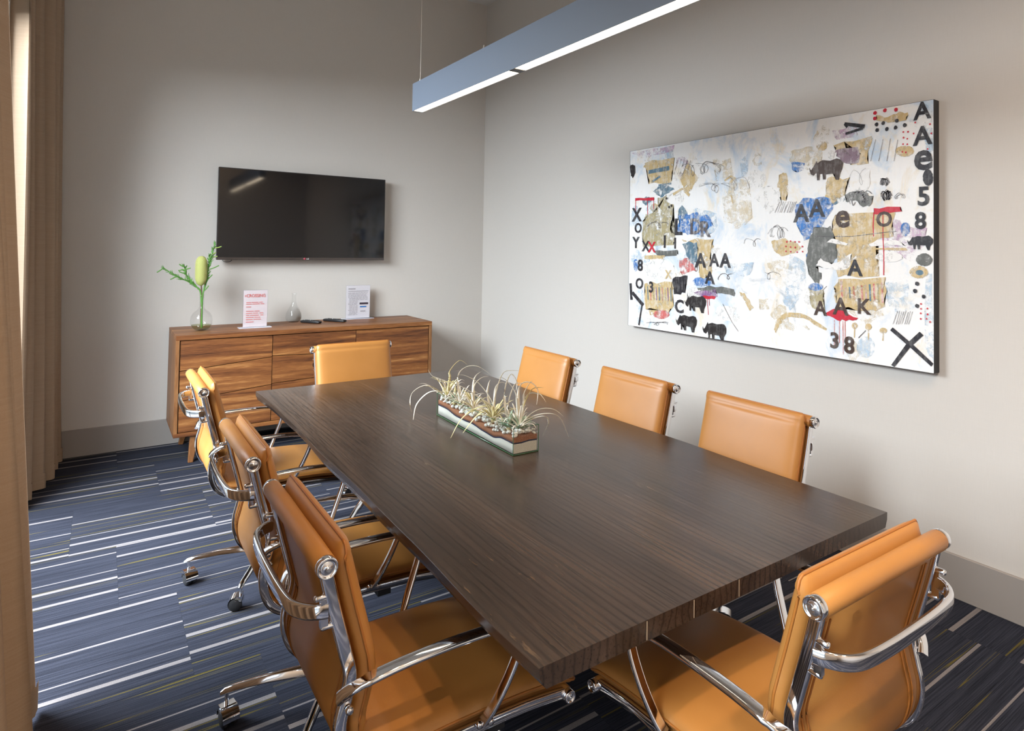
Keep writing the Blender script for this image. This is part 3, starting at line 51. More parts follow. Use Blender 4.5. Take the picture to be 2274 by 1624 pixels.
HERO_LEAVES = [[[-1.821, -2.816, 0.832], [-1.861, -2.794, 0.857], [-1.907, -2.769, 0.829], [-1.918, -2.767, 0.781], [-1.914, -2.776, 0.745]], [[-1.816, -2.871, 0.838], [-1.89, -2.898, 0.852], [-1.959, -2.93, 0.82], [-1.997, -2.983, 0.775]], [[-1.813, -2.924, 0.896], [-1.814, -2.931, 0.939], [-1.787, -2.958, 0.982], [-1.764, -2.982, 0.968]], [[-1.809, -2.99, 0.918], [-1.788, -3.013, 0.963], [-1.75, -3.048, 0.969], [-1.709, -3.084, 0.937]], [[-1.805, -3.28, 0.898], [-1.787, -3.3, 0.986], [-1.761, -3.327, 1.0], [-1.744, -3.346, 1.001]], [[-1.81, -3.435, 0.907], [-1.822, -3.435, 0.955], [-1.854, -3.421, 0.996], [-1.879, -3.411, 1.003]], [[-1.804, -3.439, 0.959], [-1.779, -3.465, 0.984], [-1.759, -3.487, 0.958], [-1.765, -3.491, 0.911]], [[-1.784, -3.453, 0.931], [-1.755, -3.482, 0.945], [-1.745, -3.497, 0.935], [-1.739, -3.509, 0.92]], [[-1.783, -3.454, 0.853], [-1.717, -3.47, 0.868], [-1.659, -3.481, 0.851], [-1.617, -3.481, 0.775]], [[-1.774, -3.46, 0.868], [-1.743, -3.49, 0.893], [-1.711, -3.52, 0.893], [-1.689, -3.544, 0.872]], [[-1.779, -3.457, 0.848], [-1.715, -3.467, 0.858], [-1.686, -3.453, 0.825], [-1.687, -3.419, 0.775]], [[-1.803, -3.236, 0.852], [-1.868, -3.244, 0.856], [-1.931, -3.253, 0.828], [-1.981, -3.272, 0.775]], [[-1.803, -3.23, 0.839], [-1.848, -3.228, 0.826], [-1.887, -3.231, 0.795], [-1.916, -3.241, 0.775]], [[-1.804, -3.274, 0.854], [-1.879, -3.23, 0.916], [-1.933, -3.2, 0.947], [-1.981, -3.175, 0.956]], [[-1.814, -2.911, 0.88], [-1.846, -2.897, 0.902], [-1.874, -2.885, 0.916], [-1.892, -2.881, 0.943]], [[-1.804, -3.255, 0.875], [-1.846, -3.233, 0.943], [-1.888, -3.212, 0.972], [-1.914, -3.202, 0.979]], [[-1.81, -2.964, 0.89], [-1.854, -2.945, 0.901], [-1.895, -2.929, 0.916]], [[-1.808, -3.348, 0.912], [-1.795, -3.365, 0.995], [-1.779, -3.384, 0.97], [-1.784, -3.388, 0.941]], [[-1.804, -3.274, 0.873], [-1.804, -3.282, 0.935], [-1.792, -3.298, 0.955], [-1.778, -3.316, 0.951]], [[-1.809, -3.379, 0.895], [-1.796, -3.395, 0.962], [-1.786, -3.411, 0.972], [-1.77, -3.43, 0.971]], [[-1.791, -3.448, 0.891], [-1.793, -3.455, 0.944], [-1.783, -3.47, 0.98], [-1.777, -3.482, 0.993]], [[-1.789, -3.45, 0.902], [-1.774, -3.468, 0.956], [-1.759, -3.487, 0.968], [-1.746, -3.504, 0.969]], [[-1.805, -3.114, 0.91], [-1.802, -3.128, 0.951], [-1.786, -3.151, 0.973]], [[-1.805, -3.121, 0.905], [-1.789, -3.144, 0.943], [-1.77, -3.169, 0.952]], [[-1.804, -3.223, 0.887], [-1.807, -3.233, 0.933], [-1.807, -3.245, 0.957]]]
PLANT_CENTRES = [[-1.815, -2.891, 0.863], [-1.808, -3.01, 0.884], [-1.804, -3.114, 0.894], [-1.804, -3.267, 0.877], [-1.809, -3.385, 0.882], [-1.791, -3.448, 0.902], [-1.79, -3.449, 0.847], [-1.81, -2.964, 0.849]]

# ------------------------------------------------------------------ helpers
RND = random.Random(7)
class MB:
    """collects faces; build() links them as one mesh object"""
    def __init__(s): s.v = []; s.f = []; s.m = []; s.sm = []
    def add(s, vs, fs, mat=0, smooth=False):
        b = len(s.v); s.v += [tuple(p) for p in vs]
        for f in fs: s.f.append(tuple(b + i for i in f)); s.m.append(mat); s.sm.append(smooth)
        return s
    def box(s, a, b, mat=0, M=None):
        (x0, y0, z0), (x1, y1, z1) = a, b
        vs = [Vector(p) for p in ((x0,y0,z0),(x1,y0,z0),(x1,y1,z0),(x0,y1,z0),(x0,y0,z1),(x1,y0,z1),(x1,y1,z1),(x0,y1,z1))]
        if M: vs = [M @ p for p in vs]
        return s.add(vs, [(0,3,2,1),(4,5,6,7),(0,1,5,4),(1,2,6,5),(2,3,7,6),(3,0,4,7)], mat)
    def loft(s, rings, mat=0, smooth=True, closed=True, caps=True, loop=False):
        n = len(rings[0]); vs = [p for r in rings for p in r]; fs = []
        R = len(rings)
        for i in range(R if loop else R - 1):
            j = (i + 1) % R
            for k in range(n if closed else n - 1):
                k2 = (k + 1) % n
                fs.append((i*n+k, i*n+k2, j*n+k2, j*n+k))
        s.add(vs, fs, mat, smooth)
        if caps and closed and not loop:
            s.add(rings[0], [tuple(range(n))[::-1]], mat); s.add(rings[-1], [tuple(range(n))], mat)
        return s
    def lathe(s, prof, seg=24, mat=0, M=None, smooth=True):
        rings = []
        for r, z in prof:
            ring = [Vector((r*math.cos(2*math.pi*k/seg), r*math.sin(2*math.pi*k/seg), z)) for k in range(seg)]
            rings.append([M @ p for p in ring] if M else ring)
        return s.loft(rings, mat, smooth)
    def sweep(s, path, sect, up=Vector((0,0,1)), mat=0, smooth=True, scale=None, caps=True, loop=False):
        """sect: list of (side, up) offsets; path: list of Vector"""
        path = [Vector(p) for p in path]; rings = []; n = len(path)
        for i, p in enumerate(path):
            if loop: t = (path[(i+1) % n] - path[i-1])
            else: t = (path[min(i+1, n-1)] - path[max(i-1, 0)])
            t.normalize()
            sd = t.cross(up)
            if sd.length < 1e-4: sd = t.cross(Vector((1, 0, 0)))
            sd.normalize(); u = sd.cross(t); u.normalize()
            k = scale[i] if scale else 1
            rings.append([p + sd * (a * k) + u * (b * k) for a, b in sect])
        return s.loft(rings, mat, smooth, True, caps, loop)
    def tube(s, path, r, seg=8, mat=0, scale=None, loop=False, up=Vector((0.01,0.02,1))):
        return s.sweep(path, [(r*math.cos(2*math.pi*k/seg), r*math.sin(2*math.pi*k/seg)) for k in range(seg)], up, mat, True, scale, True, loop)
    def mesh(s, name):
        me = bpy.data.meshes.new(name); me.from_pydata(s.v, [], s.f)
        me.polygons.foreach_set('material_index', s.m); me.polygons.foreach_set('use_smooth', s.sm)
        me.update(); return me
    def build(s, name, mats, parent=None, bevel=0, seg=1, fix=True):
        me = s.mesh(name)
        if fix or bevel:
            bm = bmesh.new(); bm.from_mesh(me)
            if bevel:
                bmesh.ops.remove_doubles(bm, verts=bm.verts, dist=1e-6)
                es = [e for e in bm.edges if len(e.link_faces) == 2 and e.calc_face_angle(0) > 0.6]
                bmesh.ops.bevel(bm, geom=es, offset=bevel, segments=seg, profile=0.6, affect='EDGES')
            bmesh.ops.recalc_face_normals(bm, faces=bm.faces); bm.to_mesh(me); bm.free()
        return link(name, me, mats, parent)
def link(name, me, mats, parent=None):
    if not isinstance(mats, (list, tuple)): mats = [mats]
    if not me.materials:
        for m in mats: me.materials.append(m)
    o = bpy.data.objects.new(name, me); COL.objects.link(o)
    if parent: o.parent = parent
    return o
def empty(name, loc=(0,0,0), rz=0, parent=None):
    o = bpy.data.objects.new(name, None); COL.objects.link(o); o.location = loc; o.rotation_euler = (0,0,rz); o.empty_display_size = 0.05
    if parent: o.parent = parent
    return o
def tag(o, label, cat, group=None):
    o['label'] = label; o['category'] = cat
    if group: o['group'] = group
    return o
def struct(o, label=None):
    o['kind'] = 'structure'
    if label: o['label'] = label
    return o
def copy_tree(o, parent=None):
    c = o.copy(); COL.objects.link(c); c.parent = parent
    for ch in list(o.children): copy_tree(ch, c)
    return c
def catmull(pts, k=6):
    P = [Vector(p) for p in pts]; out = []
    for i in range(len(P) - 1):
        a, b, c, d = P[max(i-1, 0)], P[i], P[i+1], P[min(i+2, len(P)-1)]
        for j in range(k):
            t = j / k
            out.append(0.5*((2*b) + (c-a)*t + (2*a-5*b+4*c-d)*t*t + (3*b-a-3*c+d)*t**3))
    out.append(P[-1]); return out
def rrect(w, h, r, n=3):
    """rounded rectangle section centred on 0"""
    o = []
    for cx, cy, a0 in ((w/2-r, h/2-r, 0), (-w/2+r, h/2-r, 90), (-w/2+r, -h/2+r, 180), (w/2-r, -h/2+r, 270)):
        for k in range(n + 1):
            a = math.radians(a0 + 90*k/n); o.append((cx + r*math.cos(a), cy + r*math.sin(a)))
    return o

# ------------------------------------------------------------------ materials
def mat(name, color=(0.5,0.5,0.5), rough=0.5, metal=0.0, spec=0.5, coat=0.0):
    m = bpy.data.materials.new(name); m.use_nodes = True
    b = m.node_tree.nodes['Principled BSDF']
    b.inputs['Base Color'].default_value = (*color, 1); b.inputs['Roughness'].default_value = rough
    b.inputs['Metallic'].default_value = metal; b.inputs['Specular IOR Level'].default_value = spec
    b.inputs['Coat Weight'].default_value = coat
    return m
class NT:
    def __init__(s, m): s.t = m.node_tree; s.b = s.t.nodes.get('Principled BSDF')
    def n(s, typ, **kw):
        x = s.t.nodes.new(typ)
        for k, v in kw.items():
            if k in x.inputs: x.inputs[k].default_value = v
            else: setattr(x, k, v)
        return x
    def l(s, a, b): s.t.links.new(a, b)
    def coord(s, kind='Object', scale=(1,1,1), rnd=0):
        tc = s.n('ShaderNodeTexCoord'); mp = s.n('ShaderNodeMapping'); mp.inputs['Scale'].default_value = scale
        s.l(tc.outputs[kind], mp.inputs['Vector'])
        if rnd:
            oi = s.n('ShaderNodeObjectInfo'); mu = s.n('ShaderNodeMath', operation='MULTIPLY'); mu.inputs[1].default_value = rnd
            s.l(oi.outputs['Random'], mu.inputs[0])
            cb = s.n('ShaderNodeCombineXYZ')
            for k in range(3): s.l(mu.outputs[0], cb.inputs[k])
            s.l(cb.outputs[0], mp.inputs['Location'])
        return mp.outputs[0]
    def noise(s, vec, scale=5, detail=4, rough=0.55, dist=0):
        x = s.n('ShaderNodeTexNoise'); x.inputs['Scale'].default_value = scale; x.inputs['Detail'].default_value = detail
        x.inputs['Roughness'].default_value = rough; x.inputs['Distortion'].default_value = dist
        s.l(vec, x.inputs['Vector']); return x.outputs['Fac']
    def ramp(s, fac, stops, interp='LINEAR'):
        r = s.n('ShaderNodeValToRGB'); r.color_ramp.interpolation = interp
        while len(r.color_ramp.elements) < len(stops): r.color_ramp.elements.new(0.5)
        for e, (p, c) in zip(r.color_ramp.elements, stops):
            e.position = p; e.color = (*c, 1) if len(c) == 3 else c
        s.l(fac, r.inputs['Fac']); return r.outputs['Color']
    def mix(s, fac, a, b, mode='MIX'):
        x = s.n('ShaderNodeMix', data_type='RGBA', blend_type=mode)
        for sock, val in ((x.inputs[0], fac), (x.inputs[6], a), (x.inputs[7], b)):
            if isinstance(val, (int, float)): sock.default_value = val
            elif isinstance(val, tuple): sock.default_value = (*val, 1)
            else: s.l(val, sock)
        return x.outputs[2]
    def bump(s, h, strength=0.2, dist=0.002):
        x = s.n('ShaderNodeBump'); x.inputs['Strength'].default_value = strength; x.inputs['Distance'].default_value = dist
        s.l(h, x.inputs['Height']); s.l(x.outputs[0], s.b.inputs['Normal'])
    def col(s, c): s.l(c, s.b.inputs['Base Color'])
    def rough(s, fac, a, b):
        x = s.n('ShaderNodeMapRange'); x.inputs['To Min'].default_value = a; x.inputs['To Max'].default_value = b
        s.l(fac, x.inputs['Value']); s.l(x.outputs[0], s.b.inputs['Roughness'])

def wall_mat():
    m = mat('linen_wallcovering', (0.60, 0.57, 0.53), 0.75, spec=0.25); t = NT(m)
    v = t.coord('Object', (1, 1, 1)); w = t.coord('Object', (60, 60, 2.5)); h = t.coord('Object', (2.5, 2.5, 220))
    a = t.noise(w, 6, 3); b = t.noise(h, 3, 2)
    c = t.mix(0.5, a, b)
    t.col(t.mix(t.noise(v, 0.7, 2), t.mix(c, (0.56,0.525,0.48), (0.64,0.61,0.57)), t.mix(c, (0.585,0.55,0.51), (0.655,0.62,0.58))))
    t.bump(c, 0.10, 0.001); return m
def carpet_mat(name, dark, light, line):
    m = mat(name, dark, 0.95, spec=0.1); t = NT(m)
    v = t.coord('Object', (3, 260, 1), rnd=20); g = t.coord('Object', (420, 420, 420))
    v2 = t.coord('Object', (0.6, 46, 1), rnd=31)
    a = t.noise(v, 1.0, 3, 0.7); b = t.noise(g, 1.0, 2, 0.7)
    c = t.mix(t.ramp(a, [(0.3, (0,0,0)), (0.7, (1,1,1))]), dark, light)
    if line:
        ln = t.ramp(t.noise(v2, 1.0, 1), [(0.655, (0,0,0)), (0.672, (1,1,1)), (0.69, (1,1,1)), (0.70, (0,0,0))])
        c = t.mix(ln, c, line)
    c = t.mix(0.55, c, t.mix(t.ramp(b, [(0.3, (0.35,)*3), (0.7, (1.7,)*3)]), (0,0,0), c, 'MULTIPLY') if False else c)
    x = t.n('ShaderNodeMix', data_type='RGBA', blend_type='MULTIPLY'); x.inputs[0].default_value = 0.8
    t.l(c, x.inputs[6]); t.l(t.ramp(b, [(0.3, (0.45,)*3), (0.7, (1.0,)*3)]), x.inputs[7])
    t.col(x.outputs[2]); t.bump(b, 0.5, 0.003); return m
def wood_mat(name, stops, axis='x', rough=(0.3, 0.5), scale=1.0, coat=0.0, bumpv=0.12, rnd=1):
    m = mat(name, stops[1][1], 0.4, coat=coat); t = NT(m)
    sc = {'x': (.62*scale, 13*scale, 13*scale), 'y': (9*scale, 0.9*scale, 9*scale), 'z': (9*scale, 9*scale, 1.1*scale)}[axis]
    sf = tuple(q*9 for q in sc)
    a = t.noise(t.coord('Object', sc, rnd=37*rnd), 1.4, 5, 0.6, 0.7); f = t.noise(t.coord('Object', sf, rnd=11*rnd), 2.2, 3, 0.6)
    c = t.ramp(t.mix(0.28, a, f), stops); t.col(c); t.rough(f, *rough); t.bump(f, bumpv, 0.0015); return m
def leather_mat():
    m = mat('tan_leather', (0.62,0.235,0.045), 0.40, spec=0.5); t = NT(m)
    a = t.noise(t.coord('Object', (1,1,1), rnd=9), 5, 3); g = t.noise(t.coord('Object', (1,1,1)), 420, 3, 0.7); w = t.noise(t.coord('Object', (1,1,1), rnd=5), 14, 2)
    t.col(t.mix(a, (0.36,0.152,0.032), (0.47,0.212,0.054)))
    t.bump(t.mix(0.35, g, w), 0.16, 0.0022); t.rough(a, 0.36, 0.46); return m
def curtain_mat():
    m = mat('woven_curtain', (0.42,0.33,0.25), 0.9, spec=0.1); t = NT(m)
    a = t.noise(t.coord('Object', (300, 300, 900)), 1, 2, 0.6); h = t.noise(t.coord('Object', (2, 2, 260)), 1, 2)
    c = t.mix(t.mix(0.5, a, h), (0.34,0.235,0.155), (0.50,0.385,0.285)); t.col(c); t.bump(a, 0.25, 0.002)
    tr = t.n('ShaderNodeBsdfTranslucent'); t.l(c, tr.inputs['Color'])
    mx = t.n('ShaderNodeMixShader'); mx.inputs[0].default_value = 0.14
    t.l(t.b.outputs[0], mx.inputs[1]); t.l(tr.outputs[0], mx.inputs[2]); t.l(mx.outputs[0], t.t.nodes['Material Output'].inputs['Surface'])
    return m
def clear_mat(name, tint=(1,1,1), refl=0.08, rough=0.02):
    """thin clear sheet: see-through with a mirror sheen that grows at grazing angles"""
    m = bpy.data.materials.new(name); m.use_nodes = True; t = NT(m); t.t.nodes.remove(t.b)
    tr = t.n('ShaderNodeBsdfTransparent'); tr.inputs['Color'].default_value = (*tint, 1)
    gl = t.n('ShaderNodeBsdfGlossy'); gl.inputs['Roughness'].default_value = rough
    fr = t.n('ShaderNodeLayerWeight'); fr.inputs['Blend'].default_value = 0.25
    mr = t.n('ShaderNodeMapRange'); mr.inputs['To Min'].default_value = refl * 0.5; mr.inputs['To Max'].default_value = min(1, refl * 6)
    t.l(fr.outputs['Facing'], mr.inputs['Value'])
    mx = t.n('ShaderNodeMixShader'); t.l(mr.outputs[0], mx.inputs[0]); t.l(tr.outputs[0], mx.inputs[1]); t.l(gl.outputs[0], mx.inputs[2])
    t.l(mx.outputs[0], t.t.nodes['Material Output'].inputs['Surface']); return m
def emit_mat(name, color, strength):
    m = bpy.data.materials.new(name); m.use_nodes = True; t = NT(m); t.t.nodes.remove(t.b)
    e = t.n('ShaderNodeEmission'); e.inputs['Color'].default_value = (*color, 1); e.inputs['Strength'].default_value = strength
    t.l(e.outputs[0], t.t.nodes['Material Output'].inputs['Surface']); return m
def canvas_mat():
    m = mat('painted_canvas', (0.85,0.85,0.84), 0.55, spec=0.3); t = NT(m)
    a = t.noise(t.coord('Object', (1, 1.4, 1.0)), 3.2, 6, 0.65, 0.6); b = t.noise(t.coord('Object', (1, 1.1, 0.8)), 5.2, 7, 0.7, 0.4)
    c = t.noise(t.coord('Object', (1, 30, 3)), 1.6, 4, 0.6); d = t.noise(t.coord('Object', (1, 1, 1)), 70, 4, 0.7); e = t.noise(t.coord('Object', (1,1.3,1.2)), 2.3, 6, 0.7, 0.8)
    base = t.mix(c, (0.84,0.85,0.86), (0.92,0.91,0.885))
    base = t.mix(t.ramp(a, [(0.53, (0,0,0)), (0.66, (0.75,)*3)]), base, (0.46,0.62,0.80))
    base = t.mix(t.ramp(b, [(0.55, (0,0,0)), (0.66, (0.7,)*3)]), base, (0.80,0.70,0.53))
    base = t.mix(t.ramp(e, [(0.64, (0,0,0)), (0.70, (0.7,)*3)]), base, (0.36,0.42,0.48))
    base = t.mix(t.ramp(d, [(0.56, (0,0,0)), (0.75, (0.5,)*3)]), base, (0.95,0.95,0.95))
    t.col(base); t.bump(d, 0.35, 0.002); return m
def paint_mat(name, color, wear=0.35, alpha=0.0):
    m = mat('paint_' + name, color, 0.5, spec=0.35); t = NT(m)
    a = t.noise(t.coord('Object', (1, 1, 1)), 26, 6, 0.7); b = t.noise(t.coord('Object', (1, 24, 4)), 3, 4, 0.6)
    fac = t.ramp(t.mix(0.4, a, b), [(0.48, (0,0,0)), (0.60, (wear,)*3)])
    t.col(t.mix(fac, color, (0.86,0.86,0.84))); t.bump(a, 0.3, 0.001)
    if alpha > 0:                           # dry-brushed paint lets the ground show through
        g = t.noise(t.coord('Object', (1, 1, 1)), 24, 6, 0.7, 0.6); w = t.noise(t.coord('Object', (1, 1.2, 0.9)), 8, 4, 0.65)
        soft = .05 + .13*alpha*alpha; c0 = .28 + .17*alpha
        al = t.ramp(t.mix(0.45, g, w), [(c0, (0,0,0)), (c0 + soft, (1,1,1))])
        t.l(al, t.b.inputs['Alpha'])
    return m

WALL = wall_mat()
CEIL = mat('white_ceiling_paint', (0.72,0.71,0.69), 0.85, spec=0.2)
SKIRT = mat('grey_vinyl_skirting', (0.33,0.30,0.275), 0.55, spec=0.35)
LEATHER = leather_mat()
PIPING = mat('leather_piping', (0.36,0.13,0.022), 0.45)
CHROME = mat('polished_aluminium', (0.86,0.86,0.88), 0.07, 1.0)
CHROME_SOFT = mat('satin_aluminium', (0.80,0.80,0.82), 0.22, 1.0)
BLACK = mat('black_plastic', (0.012,0.012,0.013), 0.38)
RUBBER = mat('black_rubber', (0.02,0.02,0.022), 0.6)
CURTAIN = curtain_mat()
CARPET = carpet_mat('charcoal_carpet', (0.012,0.014,0.022), (0.058,0.064,0.092), (0.14,0.115,0.035))
STRIPE = carpet_mat('pale_carpet_stripe', (0.22,0.203,0.208), (0.33,0.307,0.31), None)
def table_mat():
    m = mat('dark_stained_oak', (0.045,0.03,0.02), 0.35); t = NT(m)
    a = t.noise(t.coord('Object', (5, .55, 5)), 1.3, 4, 0.6, 0.5)
    wv = t.n('ShaderNodeTexWave', wave_type='BANDS', bands_direction='X'); wv.inputs['Scale'].default_value = 16; wv.inputs['Distortion'].default_value = 9; wv.inputs['Detail'].default_value = 3; wv.inputs['Detail Scale'].default_value = 0.6
    t.l(t.coord('Object', (1, .09, 1)), wv.inputs['Vector'])
    f = t.noise(t.coord('Object', (190, 5, 190)), 1.0, 4, 0.65)
    c = t.ramp(a, [(0.28,(0.030,0.019,0.013)),(0.5,(0.052,0.033,0.023)),(0.75,(0.088,0.056,0.038))])
    c = t.mix(t.ramp(wv.outputs['Fac'], [(0.0,(0.55,)*3),(0.28,(0,0,0))]), c, (0.012,0.008,0.006))
    c = t.mix(t.ramp(f, [(0.34,(0.75,)*3),(0.46,(0,0,0))]), c, (0.010,0.007,0.005))
    fl = t.noise(t.coord('Object', (60, 9, 60)), 1.0, 3, 0.7); w = t.noise(t.coord('Object', (1.6, 1.1, 1)), 1.7, 2)
    sc = t.n('ShaderNodeMath', operation='MULTIPLY'); t.l(t.ramp(fl, [(0.63,(0,0,0)),(0.72,(1,1,1))]), sc.inputs[0]); t.l(t.ramp(w, [(0.55,(0,0,0)),(0.68,(0.3,)*3)]), sc.inputs[1])
    c = t.mix(sc.outputs[0], c, (0.30,0.19,0.10)); t.col(c); t.rough(f, 0.20, 0.30); t.bump(f, 0.12, 0.0008); return m
TABLE = table_mat()
ACACIA = wood_mat('acacia_board', [(0.33,(0.040,0.013,0.005)),(0.44,(0.15,0.050,0.014)),(0.55,(0.26,0.098,0.027)),(0.69,(0.56,0.28,0.095))], 'x', (0.38,0.55))
ACACIA_Z = wood_mat('acacia_leg', [(0.30,(0.08,0.029,0.010)),(0.5,(0.21,0.085,0.028)),(0.74,(0.40,0.20,0.075))], 'z', (0.38,0.55))
DARKGAP = mat('shadow_gap_board', (0.03,0.013,0.006), 0.7)
GLASS = clear_mat('clear_glass', (0.995,0.997,0.996), 0.025)
PANE = clear_mat('window_glass', (0.95,0.97,0.98), 0.05)
GREENGLASS = clear_mat('green_edge_glass', (0.985,0.995,0.988), 0.07)
GREENEDGE = mat('glass_edge', (0.05,0.16,0.075), 0.1, spec=0.8)
ACRYLIC = clear_mat('clear_acrylic', (0.98,0.98,1.0), 0.07)
FIXTURE = mat('slate_grey_powder_coat', (0.135,0.165,0.215), 0.45)
DIFFUSER = emit_mat('lit_diffuser', (1.0,0.82,0.60), 10.0)
SCREEN = mat('tv_screen', (0.006,0.006,0.007), 0.06, spec=0.55)
BEZEL = mat('tv_bezel', (0.02,0.018,0.018), 0.25)
PAPER = mat('white_paper', (0.80,0.78,0.77), 0.7)

# ------------------------------------------------------------------ the room
XL, YF, ZC = -3.45, -6.60, 3.81
MB().box((XL-.2, YF-.2, -.16), (.2, .2, -.008)).build('floor', mat('screed_under_carpet', (0.05,0.05,0.055), 0.9))
floor = struct(bpy.data.objects['floor'], 'charcoal carpet tile floor with pale broken stripes')
struct(MB().box((XL-.2, YF-.2, ZC), (.2, .2, ZC+.15)).build('ceiling', CEIL))
struct(MB().box((XL-.2, 0, -.008), (.2, .15, ZC)).build('wall_back', WALL))
struct(MB().box((0, YF, -.008), (.15, 0, ZC)).build('wall_right', WALL))
struct(MB().box((XL-.2, YF-.15, -.008), (.2, YF, ZC)).build('wall_front', WALL))
WY0, WY1, WZ0, WZ1 = -5.45, -0.95, 0.12, 2.72
wl = MB()
wl.box((XL-.18, YF, -.008), (XL, WY0, ZC)); wl.box((XL-.18, WY1, -.008), (XL, 0, ZC))
wl.box((XL-.18, WY0, -.008), (XL, WY1, WZ0)); wl.box((XL-.18, WY0, WZ1), (XL, WY1, ZC))
struct(wl.build('wall_left', WALL))
# skirting
struct(MB().box((XL, -.014, 0), (0, 0, .183)).build('baseboard_back', SKIRT, bevel=.003))
struct(MB().box((-.014, YF, 0), (0, -.014, .183)).build('baseboard_right', SKIRT, bevel=.003))
struct(MB().box((XL, YF, 0), (-.014, YF+.014, .183)).build('baseboard_front', SKIRT, bevel=.003))
# ground outside the window
struct(MB().box((-40, -40, -.30), (XL-.2, 40, -.16)).build('ground', mat('outside_paving', (0.20,0.20,0.19), 0.9)))
# window
win = struct(empty('window_1', (XL-.09, (WY0+WY1)/2, WZ0)), 'long aluminium framed window behind the curtains')
WFR = mat('window_aluminium', (0.10,0.10,0.105), 0.4, 0.6)
yl = (WY1-WY0); nb = 4
fr = MB(); fr.box((-.03, -yl/2, 0), (.03, yl/2, .05)); fr.box((-.03, -yl/2, WZ1-WZ0-.05), (.03, yl/2, WZ1-WZ0))
fr.build('window_frame', WFR, win)
for i in range(nb+1):
    y = -yl/2 + .025 + (yl-.05)*i/nb
    MB().box((-.03, y-.025, .05), (.03, y+.025, WZ1-WZ0-.05)).build('mullion', WFR, win)
    if i < nb:
        y2 = -yl/2 + .025 + (yl-.05)*(i+1)/nb
        MB().box((-.004, y+.025, .05), (.004, y2-.025, WZ1-WZ0-.05)).build('pane', PANE, win)
# carpet tiles : 0.61 m squares, third-bond, each with its own stripes
TS = 0.61
def tile_mesh(offset, key):
    """stripe sequence runs in y; pale bars are faces of their own"""
    seq = [(0.0, .018), (.23, .011), (.415, .007), (.493, .020)]
    bars = sorted((((p + offset) % TS), w) for p, w in seq)
    cuts = []
    for p, w in bars:
        a, b = max(p - w/2, 0.001), min(p + w/2, TS - .001)
        if b - a > .003: cuts.append((a, b))
    mb = MB(); x0, x1 = .0002, TS - .0002; y = .0008
    def top(ya, yb, m):
        mb.add([(x0,-ya,0),(x1,-ya,0),(x1,-yb,0),(x0,-yb,0)], [(0,3,2,1)], m)
    for a, b in cuts:
        if a > y + .0005: top(y, a, 0)
        top(max(a, y), b, 1); y = b
    top(y, TS - .0008, 0)
    for a, b in (((x0,-.0008),(x1,-.0008)), ((x1,-.0008),(x1,-TS+.0008)), ((x1,-TS+.0008),(x0,-TS+.0008)), ((x0,-TS+.0008),(x0,-.0008))):
        mb.add([(*a,0),(*b,0),(*b,-.008),(*a,-.008)], [(0,1,2,3)], 0)
    me = mb.mesh('carpet_tile'); me.materials.append(CARPET); me.materials.append(STRIPE); return me
TILE_CACHE = {}
def tile(offset):
    k = round((offset % TS) / .01)
    if k not in TILE_CACHE: TILE_CACHE[k] = tile_mesh(k * .01, k)
    return TILE_CACHE[k]
# measured stripe offsets (metres below the row's far edge) for tiles beside the left seams: (row, seam x): (left, right)
ROW0 = .18
SEAM = [-2.889, -2.69, -2.487, -2.915, -2.716, -2.51, -2.92, -2.72, -2.52, -2.91, -2.71, -2.5]
MEAS = {(0,-1): .40, (0,0): .22, (1,-1): .41, (1,0): .55, (2,-2): .10, (2,-1): .60, (2,0): .09, (3,-1): .45, (3,0): .115, (4,-1): .62, (4,0): .47, (5,-1): .36, (5,0): .53}
rr = random.Random(3)
for r in range(12):
    ytop = ROW0 - TS * r
    for k in range(-3, 6):
        xa = SEAM[r] + TS * k
        off = MEAS.get((r, k), rr.choice([.03,.09,.15,.21,.27,.33,.39,.45,.51,.57]))
        if xa + TS < XL + .02 or xa > -.02: continue
        o = bpy.data.objects.new('carpet_tile', tile(off)); COL.objects.link(o); o.parent = floor; o.location = (xa, ytop, 0)
# curtains
def curtain(name, x, y0, y1, ztop, amp, per, lean, label, ph=0.0, flare=0.0, back=(0, 0)):
    n = int((y1 - y0) / per * 14); nz = 16; mb = MB(); rows = []
    for j in range(nz + 1):
        z = .015 + (ztop - .015) * j / nz; row = []
        for i in range(n + 1):
            u = i / n; y = y0 + (y1 - y0) * u
            a = 2*math.pi*((y - y0)/per) + ph
            s = math.sin(a) + .35*math.sin(2.3*a + 1 + .25*z) + .12*math.sin(5*a+z)
            k = amp * (1 - .25*(z/ztop)) * (1 + .15*math.sin(3*u + z))
            xb = back[1]*max(0.0, min(1.0, (back[0] - y)/.25)) if back[1] else 0
            row.append(Vector((x + xb + k*s - lean*z/ztop, y + .012*math.sin(1.7*z + 3*u) + flare*(1 - z/ztop)*(u - .5), z)))
        rows.append(row)
    th = []
    for row in rows: th.append(row)
    mb.loft(rows, 0, True, closed=False)
    mb.loft([[p + Vector((-.004, 0, 0)) for p in row] for row in rows][::-1], 0, True, closed=False)
    root = empty(name, (0, 0, 0)); tag(root, label, 'curtain', 'window curtains')
    body = mb.build('curtain_cloth', CURTAIN, root, fix=False)
    # stitched bottom hem
    hem = []
    for z in (.012, .10):
        hem.append([Vector((p.x + .003, p.y, z)) for p in rows[0]])
    mh = MB(); mh.loft(hem, 0, True, closed=False); mh.build('hem', CURTAIN, root, fix=False)
    tr = MB(); tr.box((x - .03, y0, ztop), (x + .01, y1, ztop + .035)); tr.build('curtain_track', mat('track_white', (0.6,0.6,0.58), 0.5), root)
    return root
curtain('curtain', -3.180, -4.55, -2.80, ZC-.04, .050, .24, .22, 'near brown woven curtain panel at the left picture edge', 0.6)
